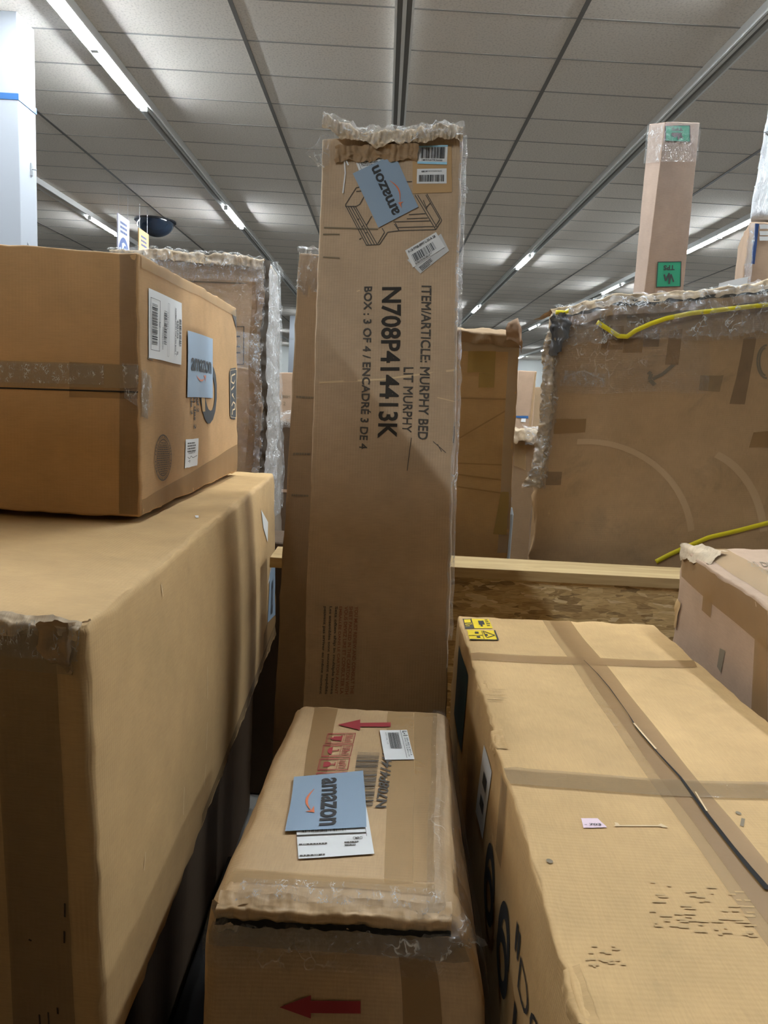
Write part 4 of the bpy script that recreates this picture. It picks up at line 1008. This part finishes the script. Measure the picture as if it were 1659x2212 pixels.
# wooden bin front: strand board with a timber rail
def osb_mat():
    t = NT('strand_board'); cur = None
    for k, (rot, sc, dist) in enumerate(((.35, (11, 1, 42), 3), (-.6, (12, 1, 46), 4), (1.1, (14, 1, 50), 5), (-1.25, (13, 1, 48), 5), (-.15, (10, 1, 44), 6), (.8, (13, 1, 46), 3))):
        v = t.coord('Object', sc, (0, rot, 0)); w_ = t.noise(t.coord('Object'), 7, 2)
        vo = t.n('ShaderNodeTexVoronoi', distance='MANHATTAN'); vo.inputs['Scale'].default_value = 1.0; vo.inputs['Randomness'].default_value = 1
        va = t.n('ShaderNodeVectorMath', operation='ADD'); t.l(v, va.inputs[0])
        nz = t.n('ShaderNodeTexNoise'); nz.inputs['Scale'].default_value = 9; t.l(t.coord('Object'), nz.inputs['Vector'])
        sc_ = t.n('ShaderNodeVectorMath', operation='SCALE'); t.l(nz.outputs['Color'], sc_.inputs[0]); sc_.inputs['Scale'].default_value = .35
        t.l(sc_.outputs[0], va.inputs[1]); t.l(va.outputs[0], vo.inputs['Vector'])
        sep = t.n('ShaderNodeSeparateColor'); t.l(vo.outputs['Color'], sep.inputs[0])
        c = t.ramp(sep.outputs[0], [(0.0, (.16, .085, .03)), (.18, (.36, .215, .08)), (.5, (.58, .39, .165)), (.8, (.74, .55, .27)), (1.0, (.85, .69, .42))])
        fine = t.noise(t.coord('Object', (30, 1, 400), (0, rot, 0)), 1, 2)
        c = t.mix(.35, c, t.ramp(fine, [(.32, (.22, .125, .05)), (.68, (.86, .66, .34))]))
        if cur is None: cur = c
        else:
            msk = t.ramp(sep.outputs[1], [(.52, (0, 0, 0)), (.56, (1, 1, 1))]); cur = t.mix(msk, cur, c)
    b = t.bsdf(cur, .6, .3)
    t.bump(b, cur, .25, .002); return t.done(b)
def wood_mat():
    t = NT('pale_timber')
    g = t.noise(t.coord('Object', (4, 60, 60)), 1.0, 4, .6, .5); k = t.noise(t.coord('Object', (6, 20, 20)), 1.2, 3)
    c = t.ramp(g, [(.3, (.36, .24, .105)), (.7, (.50, .365, .185))])
    c = t.mix(t.ramp(k, [(.62, (0, 0, 0)), (.75, (1, 1, 1))]), c, (.33, .22, .10))
    return t.done(t.bsdf(c, .6, .3))
m_wood = wood_mat()
zb = at(985, 1198, y=2.55).z
bn = empty('wooden_bin', (0, 2.38, 0), 'strand board bin wall with a pale timber rail behind the long low carton', 'bin')
MB().box((-.2, 0, 0), (2.0, .018, zb-.035)).build('strand_panel', osb_mat(), bn)
MB().box((-.345, -.03, zb-.035), (2.0, .15, zb)).build('top_rail', m_wood, bn, bevel=.002)
for x in (-.19, 1.9): MB().box((x, .019, 0), (x+.09, .058, zb-.036)).build('post', m_wood, bn)

# carton behind the leaning one, on the right
bl_, br_ = at(1000, 712, y=2.86), at(1124, 742, y=2.86)
bb = at(1096, 1195, y=2.86)
BC = Carton('carton', [(bl_.x-.05, 2.84, 0), (bb.x+.02, 2.84, 0), (bb.x+.02, 3.1, 0), (bl_.x-.05, 3.1, 0), (bl_.x-.05, 2.86, bl_.z-.035), (br_.x, 2.86, bl_.z-.04), (br_.x, 3.1, bl_.z-.04), (bl_.x-.05, 3.1, bl_.z-.035)],
            m_kraft_a, 'carton behind the leaning carton at right, folded paper over its top', r=.008, amp=.004, seed=10)
Fz = 'front'
Z8 = lambda x, y: (980 + x/3.95, 660 + y/3.95)
def bq(*pts): return BC.quad(Fz, [Z8(*p) for p in pts])
BC.patch('tape_strip', Fz, bq((470, 320), (565, 330), (455, 2110), (370, 2110)), m_tape_pale, .002, seed=1)
BC.patch('tape_strip', Fz, bq((75, 300), (560, 310), (560, 400), (75, 390)), m_tape_pale, .002, seed=2)
BC.patch('tape_patch', Fz, bq((125, 390), (360, 390), (350, 575), (115, 570)), m_tape_yel, .0026, seed=3)
BC.patch('tape_patch', Fz, bq((215, 575), (350, 575), (345, 700), (210, 700)), m_tape_yel, .0024, seed=4)
BC.patch('tape_patch', Fz, bq((400, 1590), (470, 1590), (450, 1955), (335, 1950)), m_tape_yel, .003, seed=5)
BC.ink('crease_print', Fz, [(0, 0), (1, 0), (1, 1), (0, 1)], [stroke([BC.uv_at(Fz, *Z8(*a)), BC.uv_at(Fz, *Z8(*b))], .003, .2) for a, b in
       (((60, 790), (450, 800)), ((40, 1345), (420, 1360)), ((30, 1440), (415, 1490)), ((30, 1545), (410, 1600)), ((50, 1130), (440, 900)))], plain('crease_brown', (.33, .205, .09), .8), .0016)
e0 = [BC.surf(Fz, u, 1.0) for u in (0, .25, .5, .75, 1.0)]
ribbon('paper_cover', [[p + Vector((0, .22, .02)) for p in e0], [p + Vector((0, .03, .05)) for p in e0], [p + Vector((.004*(i-2), -.014, .03)) for i, p in enumerate(e0)], [p + Vector((.004*(i-2), -.010, -.012)) for i, p in enumerate(e0)]], m_kraft_d, BC.o, .010, 14, 4, 5, 8)
p = e0[-1]
ribbon('torn_paper', [[p + Vector((-.05, -.015, .085)), p + Vector((-.015, -.02, .10)), p + Vector((.0, .0, .07))], [p + Vector((-.055, -.02, .05)), p + Vector((-.01, -.03, .05)), p + Vector((.012, -.01, .03))], [p + Vector((-.05, -.012, .02)), p + Vector((.0, -.02, .0)), p + Vector((.012, .0, -.03))]], m_kraft_f, BC.o, .010, 30, 5, 5, 6)

# large crumpled wrapped carton
g_tl, g_bl = at(1194, 668, y=2.75), at(1139, 1195, y=2.75)
g_tr = at(1659, 640, y=2.75); k_ = (g_tr - g_tl) / (g_tr.x - g_tl.x)
g_far = g_tl + k_*(1.75 - g_tl.x)
gb = g_bl + (g_bl - g_tl)/(g_bl.z - g_tl.z)*(0 - g_bl.z)
GW = Carton('wrapped_carton', [(gb.x, 2.75, 0), (1.75, 2.75, 0), (1.75, 3.12, 0), (gb.x+.09, 3.12, 0), g_tl, g_far, g_far + Vector((0, .37, 0)), g_tl + Vector((.09, .37, 0))],
            m_kraft_w, 'large crumpled film-wrapped carton with loose yellow straps on the right', r=.02, amp=.014, edge_amp=.016, seed=11, cs=.03)
Z9 = lambda x, y: (1120 + x/3.078, 580 + y/3.078)
def gq(*pts): return GW.quad(F, [Z9(*p) for p in pts])
GW.patch('stretch_wrap', F, gq((230, 260), (1659, 230), (1659, 480), (250, 460)), m_film, .010, lift=.02, seed=2, n=(50, 14))
GW.patch('stretch_wrap', F, gq((290, 680), (580, 700), (570, 790), (270, 780)), m_film_spark, .010, lift=.012, seed=14, n=(30, 10), ragged=.05)
GW.patch('stretch_wrap', F, gq((560, 190), (1400, 170), (1420, 260), (540, 270)), m_film_spark, .030, lift=.02, seed=15, n=(50, 10), ragged=.04)
GW.patch('stretch_wrap', F, gq((230, 440), (1250, 440), (1250, 830), (200, 830)), m_film, .006, lift=.012, seed=4, n=(40, 20))
for pts, mt, sd in (([(700, 460), (830, 460), (820, 560), (690, 560)], m_tape, 1), ([(830, 430), (940, 430), (930, 520), (825, 520)], m_tape_dk, 2), ([(1000, 420), (1090, 400), (1060, 640), (970, 640)], m_tape, 3), ([(1495, 460), (1580, 460), (1500, 905), (1400, 900)], m_tape_dk, 4),
                    ([(1205, 710), (1360, 710), (1335, 820), (1195, 810)], m_tape_grey, 5), ([(240, 1000), (450, 1000), (440, 1090), (230, 1100)], m_tape, 6), ([(185, 1350), (290, 1350), (280, 1440), (180, 1440)], m_tape_dk, 7), ([(560, 380), (700, 380), (690, 540), (545, 540)], m_tape, 8),
                    ([(1560, 1090), (1659, 1080), (1659, 1190), (1530, 1190)], m_tape, 9), ([(720, 320), (940, 330), (920, 370), (715, 370)], m_tape_dk, 10)):
    GW.patch('tape_patch', F, gq(*pts), mt, .003, seed=sd, ragged=.02)
def gl(lines, t, mat, name, off=.003):
    GW.ink(name, F, [(0, 0), (1, 0), (1, 1), (0, 1)], [stroke([GW.uv_at(F, *Z9(*p)) for p in L_], t, .5) for L_ in lines], mat, off)
arc = lambda cx, cy, r1, r2, a0, a1: [(cx+r1*math.cos(math.radians(a0+(a1-a0)*k/14)), cy+r2*math.sin(math.radians(a0+(a1-a0)*k/14))) for k in range(15)]
gl([arc(450, 1800, 700, 650, -95, -5)], .010, plain('rub_mark', (.475, .325, .185), .7), 'rub_mark', .0022)
gl([arc(1150, 1800, 480, 600, -70, -5)], .012, plain('rub_mark', (.475, .325, .185), .7), 'rub_mark', .0022)
gl([[(860, 690), (880, 700), (870, 740), (905, 775)], [(890, 735), (960, 700), (1040, 630)]], .006, m_ink_fade, 'tear')
gl([[(570, 570), (600, 545)], [(300, 720), (430, 680), (560, 740)], [(300, 760), (310, 690)], [(550, 730), (570, 780)]], .003, m_film_thick, 'film_crease', .006)
gl([arc(1640, 620, 40, 90, 90, 270), arc(1650, 620, 65, 110, 90, 270)], .003, m_ink_fade, 'printed_stamp', .0024)
# yellow straps: each a thing lying against the wrapped carton
def strap(pts, label, wid=.016, seed=0, off=.014):
    P = [GW.surf(F, *GW.uv_at(F, *Z9(*p)), off) for p in pts]
    rows = [[], []]
    for i, p in enumerate(P):
        d = (P[min(i+1, len(P)-1)] - P[max(i-1, 0)]).normalized(); n = d.cross(Vector((0, -1, 0))).normalized()
        rows[0].append(p + n*wid/2); rows[1].append(p - n*wid/2)
    o = ribbon('plastic_strap', rows, m_yellow_strap, None, 0, 10, seed, 1, 6)
    m = o.modifiers.new('thick', 'SOLIDIFY'); m.thickness = .002; m.offset = 0
    return tag(o, label, 'strap', 'yellow straps on the wrapped carton')
strap([(505, 360), (590, 415), (650, 455), (705, 458), (760, 420), (860, 375), (960, 340), (1120, 308), (1300, 285), (1480, 262), (1659, 250)], 'yellow plastic strap bent in a V under the film of the large wrapped carton', .0165, 1, .034)
strap([(905, 1945), (1000, 1895), (1110, 1845), (1250, 1785), (1450, 1740), (1659, 1685)], 'yellow plastic strap rising from the timber rail behind the right-edge carton', .017, 2)
gs = [GW.surf(F, *GW.uv_at(F, *Z9(*p)), .03) for p in ((238, 275), (290, 268), (335, 270))]
o_ = ribbon('plastic_strap', [[p + Vector((0, -.004, .004)) for p in gs], [p + Vector((0, -.006, -.010)) for p in gs]], m_yellow_strap, None, .001, 10, 3, 2, 5)
o_.modifiers.new('thick', 'SOLIDIFY').thickness = .002
tag(o_, 'short yellow strap end at the top left corner of the large wrapped carton', 'strap', 'yellow straps on the wrapped carton')
# torn top flaps and left edge
e0 = [GW.surf(F, u, 1.0) for u in (0, .08, .18, .3, .42, .55, .68, .8, .9, 1.0)]
up = [.0, .012, .016, .02, .022, .034, .04, .05, .05, .05]
ribbon('torn_flap', [[p + Vector((-.015, .30, k+.01)) for p, k in zip(e0, up)], [p + Vector((-.012, -.02, k+.018)) for p, k in zip(e0, up)], [p + Vector((0, -.03, k-.010)) for p, k in zip(e0, up)]], m_torn, GW.o, .010, 20, 2, 6, 18, .010, 40)
ribbon('dark_slit', [[p + Vector((0, -.026, k-.004)) for p, k in zip(e0, up)], [p + Vector((0, -.022, k-.022)) for p, k in zip(e0, up)]], m_gap, GW.o, .008, 12, 4, 3, 8)
ribbon('folded_flap', [[p + Vector((0, -.03, k-.020)) for p, k in zip(e0, up)], [p + Vector((0, -.034, k-.05)) for p, k in zip(e0, up)]], m_kraft_d, GW.o, .010, 14, 6, 4, 8)
ribbon('stretch_wrap', [[p + Vector((0, .02, k+.024)) for p, k in zip(e0, up)], [p + Vector((0, -.036, k+.006)) for p, k in zip(e0, up)], [p + Vector((0, -.045, k-.06)) for p, k in zip(e0, up)], [p + Vector((0, -.03, -.12)) for p, k in zip(e0, up)]], m_film_thick, GW.o, .016, 22, 8, 8, 16)
e1 = [GW.surf(F, .0, v, .004) for v in (.995, .96, .92, .87, .82, .77, .72, .68)]
wob = [.012, -.002, -.010, -.004, -.010, -.006, -.012, -.03]
ribbon('torn_edge', [[p + Vector((k-.012, -.02, 0)) for p, k in zip(e1, wob)], [p + Vector((.016, -.028, 0)) for p in e1], [p + Vector((.03, -.010, 0)) for p in e1]], m_torn, GW.o, .008, 50, 3, 8, 24)
ribbon('film_edge', [[p + Vector((k-.016, -.024, 0)) for p, k in zip(e1, wob)], [p + Vector((.012, -.034, 0)) for p in e1], [p + Vector((.04, -.016, 0)) for p in e1]], m_film_thick, GW.o, .009, 60, 5, 8, 24)
pc = GW.surf(F, .02, .965, .02)
ribbon('dark_film', [[pc + Vector((-.02, -.01, .05)), pc + Vector((.03, -.015, .055))], [pc + Vector((-.03, -.02, .0)), pc + Vector((.045, -.02, .0))], [pc + Vector((-.02, -.01, -.10)), pc + Vector((.02, -.015, -.09))]], plain('crushed_film', (.12, .12, .125), .25, .6), GW.o, .014, 40, 6, 6, 8)

# tall carton with green stickers
h1, h2, h3 = at(1402, 268, y=3.32), at(1437, 264, y=3.20), at(1512, 265, y=3.24)
j1, j2, j3 = at(1367, 632, y=3.32), at(1391, 632, y=3.20), at(1477, 622, y=3.24)
def dn(a, b): return a + (b-a)/(b.z-a.z)*(0-a.z)
q1, q2, q3 = dn(h1, j1), dn(h2, j2), dn(h3, j3)
TC = Carton('tall_carton', [q2, q3, q3 + (q1-q2), q1, h2, h3, h3 + (h1-h2), h1], cardboard('kraft_grey_rose', (.315, .225, .17), dirt=.15), 'tall slim carton with two green stickers rising behind the crumpled carton', r=.004, amp=.002, edge_amp=.002, seed=12, cs=.05)
Z0 = lambda x, y: (830 + x/2.0012, y/2.0012)
for k, pts in enumerate(([(1212, 545), (1322, 532), (1322, 615), (1212, 610)], [(1180, 1132), (1283, 1130), (1280, 1240), (1173, 1243)])):
    Q = TC.quad(F, [Z0(*p) for p in pts]); b1 = TC.patch('green_sticker', F, Q, m_green, .002)
    Qu = [Q[2], Q[3], Q[0], Q[1]]
    TC.ink('printed_text', F, Qu, [text('TPS', .28, .66, .74, .86, .03), stroke([(.3, .2), (.42, .5), (.48, .12), (.5, .55), (.62, .25), (.7, .5)], .06)] + ([text('Ru', .35, .25, .75, .55, .05)] if k == 0 else []) + frame(0, 0, 1, 1, .03, .03), m_ink, .0032, b1)
TC.patch('stretch_wrap', F, [(0, .998), (1, .998), (1, .945), (0, .945)], m_film, .004, lift=.008, seed=2, n=(10, 8))
TC.patch('stretch_wrap', 'left', [(1, .998), (0, .998), (0, .945), (1, .945)], m_film_thick, .004, lift=.008, seed=3, n=(10, 8))

# wrapped cartons at the far right edge
w0 = at(1612, 620, y=3.5); w1 = at(1618, 478, y=3.5)
WR = Carton('wrapped_carton', [(w0.x, 3.5, 0), (w0.x+.6, 3.5, 0), (w0.x+.6, 4.0, 0), (w0.x+.19, 4.0, 0), w1, w1 + Vector((.6, 0, .01)), w1 + Vector((.6, .5, .01)), w1 + Vector((.19, .5, 0))],
            m_kraft_f, 'blue-cornered wrapped carton at the far right edge, above the crumpled carton', r=.01, amp=.006, edge_amp=.006, seed=13, cs=.05)
Zr = lambda x, y: (1540 + x/5.53, 280 + y/5.53)
m_bluefilm = plain('blue_film', (.03, .06, .16), .35, .5)
WR.patch('blue_tape', F, WR.quad(F, [Zr(500, 1085), Zr(658, 1080), Zr(658, 1130), Zr(500, 1130)]), m_bluefilm, .006, ragged=.04)
WR.patch('blue_tape', F, WR.quad(F, [Zr(500, 1090), Zr(550, 1090), Zr(490, 1610), Zr(450, 1600)]), m_bluefilm, .006, ragged=.03)
for k, y in enumerate((1140, 1215, 1280)):
    WR.patch('white_flap', F, WR.quad(F, [Zr(545, y), Zr(658, y), Zr(658, y+50), Zr(550, y+50)]), m_white_dull, .008, ragged=.05, seed=k)
WR.patch('stretch_wrap', F, WR.quad(F, [Zr(400, 1090), Zr(500, 1090), Zr(430, 1900), Zr(340, 1900)]), m_film_thick, .008, lift=.012, seed=1, n=(8, 20))
p = WR.surf(F, .0, .86)
ribbon('film_sheet', [[p + Vector((-.01, -.02, .06)), p + Vector((-.03, -.02, .0)), p + Vector((-.05, -.02, -.05)), p + Vector((-.04, -.02, -.10))], [p + Vector((.0, -.015, .06)), p + Vector((.0, -.02, .0)), p + Vector((.0, -.02, -.05)), p + Vector((.0, -.02, -.11))]], m_film_haze, WR.o, .006, 20, 3, 4, 6)
p = at(1600, 612, y=3.48)
ribbon('paper_sheet', [[p + Vector((-.10, 0, -.005)), p + Vector((-.05, 0, .01)), p + Vector((.03, 0, .03))], [p + Vector((-.10, 0, -.05)), p + Vector((-.05, 0, -.05)), p + Vector((.03, 0, -.05))]], m_white, WR.o, .003, 12, 3, 3, 6)
w2 = at(1622, 473, y=3.52); w3 = at(1659, 285, y=3.52)
WW = Carton('wrapped_bundle', [w1 + Vector((.01, .02, .012)), w1 + Vector((.5, .02, .022)), w1 + Vector((.5, .4, .022)), w1 + Vector((.21, .4, .012)),
                               (w3.x-.01, 3.52, w3.z+.15), (w3.x+.35, 3.52, w3.z+.15), (w3.x+.35, 3.9, w3.z+.15), (w3.x+.2, 3.9, w3.z+.15)],
            plain('white_foam', (.62, .65, .70), .5), 'white film-wrapped bundle on the blue-cornered carton at the far right edge', 'bundle', r=.02, amp=.010, edge_amp=.010, seed=14, cs=.04)
WW.patch('stretch_wrap', F, [(.0, .99), (.8, .99), (.8, .01), (0, .01)], m_film_haze, .006, lift=.012, seed=2, n=(16, 30))
WW.ink('printed_text', F, WW.quad(F, [(1655, 290), (1672, 290), (1672, 318), (1655, 318)]), [text('8', 0, 0, .5, .4, .02), text('9', 0, .55, .5, .95, .02)], m_ink_soft, .02)

# ------------------------------------------------------------------ small things seen through the gaps
def simple(name, x0, x1, y0, y1, z0, z1, mat, label, cat='box', **k):
    return Carton(name, [(x0, y0, z0), (x1, y0, z0), (x1, y1, z0), (x0, y1, z0), (x0, y0, z1), (x1, y0, z1), (x1, y1, z1), (x0, y1, z1)], mat, label, cat, r=.008, amp=.005, edge_amp=.004, cs=.06, **k)
a = at(1121, 800, y=5.0); b_ = at(1160, 800, y=5.0)
G1 = simple('carton', a.x, b_.x, 5.0, 5.3, 0, a.z, m_kraft_f, 'distant upright carton with blue tape in the gap left of the crumpled carton', seed=20)
G1.patch('blue_tape', F, G1.quad(F, [(1115, 898), (1141, 898), (1141, 904), (1115, 902)]), m_blue_tape, .003)
G1.patch('paper_label', F, G1.quad(F, [(1126, 904), (1136, 904), (1135, 912), (1125, 911)]), m_white, .004)
G1.patch('tape_strip', F, G1.quad(F, [(1156, 803), (1161, 803), (1146, 925), (1141, 925)]), m_tape_lt, .003)
a = at(1150, 835, y=5.8); b_ = at(1185, 835, y=5.8)
simple('carton', a.x, b_.x+.2, 5.8, 6.1, 0, a.z, m_kraft_d, 'distant dull carton behind the blue-taped carton in the right gap', seed=21)
a = at(1095, 935, y=3.75); b_ = at(1172, 935, y=3.75)
G3 = simple('torn_carton', a.x, b_.x, 3.75, 4.1, 0, a.z, m_kraft_d, 'torn-topped carton in the dark gap left of the crumpled carton', seed=22)
e0 = [G3.surf(F, u, 1.0) for u in (0, .25, .5, .75, 1.0)]
ribbon('torn_flap', [[p + Vector((0, .2, .02)) for p in e0], [p + Vector((0, -.01, .02)) for p in e0], [p + Vector((0, -.02, -.03 - .02*(i % 2))) for i, p in enumerate(e0)]], m_torn, G3.o, .016, 22, 4, 5, 8)
ribbon('stretch_wrap', [[p + Vector((0, .1, .04)) for p in e0[2:]], [p + Vector((0, -.02, .03)) for p in e0[2:]], [p + Vector((0, -.03, -.05)) for p in e0[2:]]], m_film_thick, G3.o, .012, 40, 5, 5, 8)
G3.patch('tape_strip', F, G3.quad(F, [(1112, 960), (1137, 960), (1135, 1015), (1110, 1005)]), m_tape_lt, .003, ragged=.05)
cy = at(1105, 1100, y=3.45)
cyl = empty('grey_cylinder', (cy.x, 3.50, 0), 'grey cylinder standing in the gap beside the torn-topped carton', 'cylinder')
rad = (at(1115, 1150, y=3.45).x - at(1096, 1150, y=3.45).x)/2
MB().tube((0, 0, 0), (0, 0, cy.z-.03), rad, 24).tube((0, 0, cy.z-.03), (0, 0, cy.z), rad, 24, rad*.6).build('body', plain('grey_steel', (.22, .24, .25), .45, .5), cyl, smooth=False)
MB().tube((0, 0, cy.z+.0005), (0, 0, cy.z+.05), rad*.28, 16).build('neck', m_metal, cyl)

a = at(590, 798, y=5.2); b_ = at(636, 806, y=5.2)
G4 = simple('carton', a.x-.15, b_.x+.1, 5.2, 5.6, 0, b_.z, m_kraft_f, 'distant pale carton in the gap right of the left wrapped carton', seed=23)
G4.ink('printed_text', F, G4.quad(F, [(603, 853), (627, 854), (626, 876), (603, 875)]), [text('CJBBM', 0, 0, 1, .35), text('B 2', 0, .65, .6, 1)], m_ink_fade, .003)
a = at(590, 905, y=4.5); b_ = at(632, 893, y=4.5)
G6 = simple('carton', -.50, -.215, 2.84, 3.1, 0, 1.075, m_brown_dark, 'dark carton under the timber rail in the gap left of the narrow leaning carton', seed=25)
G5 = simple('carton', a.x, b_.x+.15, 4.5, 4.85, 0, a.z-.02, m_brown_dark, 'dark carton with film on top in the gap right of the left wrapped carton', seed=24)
e0 = [G5.surf(F, u, 1.0) for u in (0, .25, .5, .75, 1.0)]
ribbon('stretch_wrap', [[p + Vector((0, .2, .05 + .02*i)) for i, p in enumerate(e0)], [p + Vector((0, -.02, .02 + .02*i)) for i, p in enumerate(e0)], [p + Vector((0, -.025, -.03)) for p in e0]], m_film_thick, G5.o, .012, 24, 5, 5, 8)
G5.ink('seam', F, G5.quad(F, [(594, 1056), (620, 1057), (620, 1064), (594, 1062)]), [rect(0, 0, 1, 1)], m_kraft_f, .003)

# ------------------------------------------------------------------ put every carton's origin at its base
def shift(o, d, seen):
    if o.type == 'MESH' and o.data.name not in seen:
        seen.add(o.data.name)
        o.data.transform(Matrix.Translation(-d))
    for c in o.children: shift(c, d, seen)
for o in list(COL.objects):
    if o.parent is None and o.type == 'MESH' and 'category' in o.keys():
        xs = [v.co for v in o.data.vertices]
        lo = Vector((min(v.x for v in xs), min(v.y for v in xs), min(v.z for v in xs))); hi = Vector((max(v.x for v in xs), max(v.y for v in xs), 0))
        d = Vector(((lo.x+hi.x)/2, (lo.y+hi.y)/2, lo.z))
        shift(o, d, set()); o.location = d
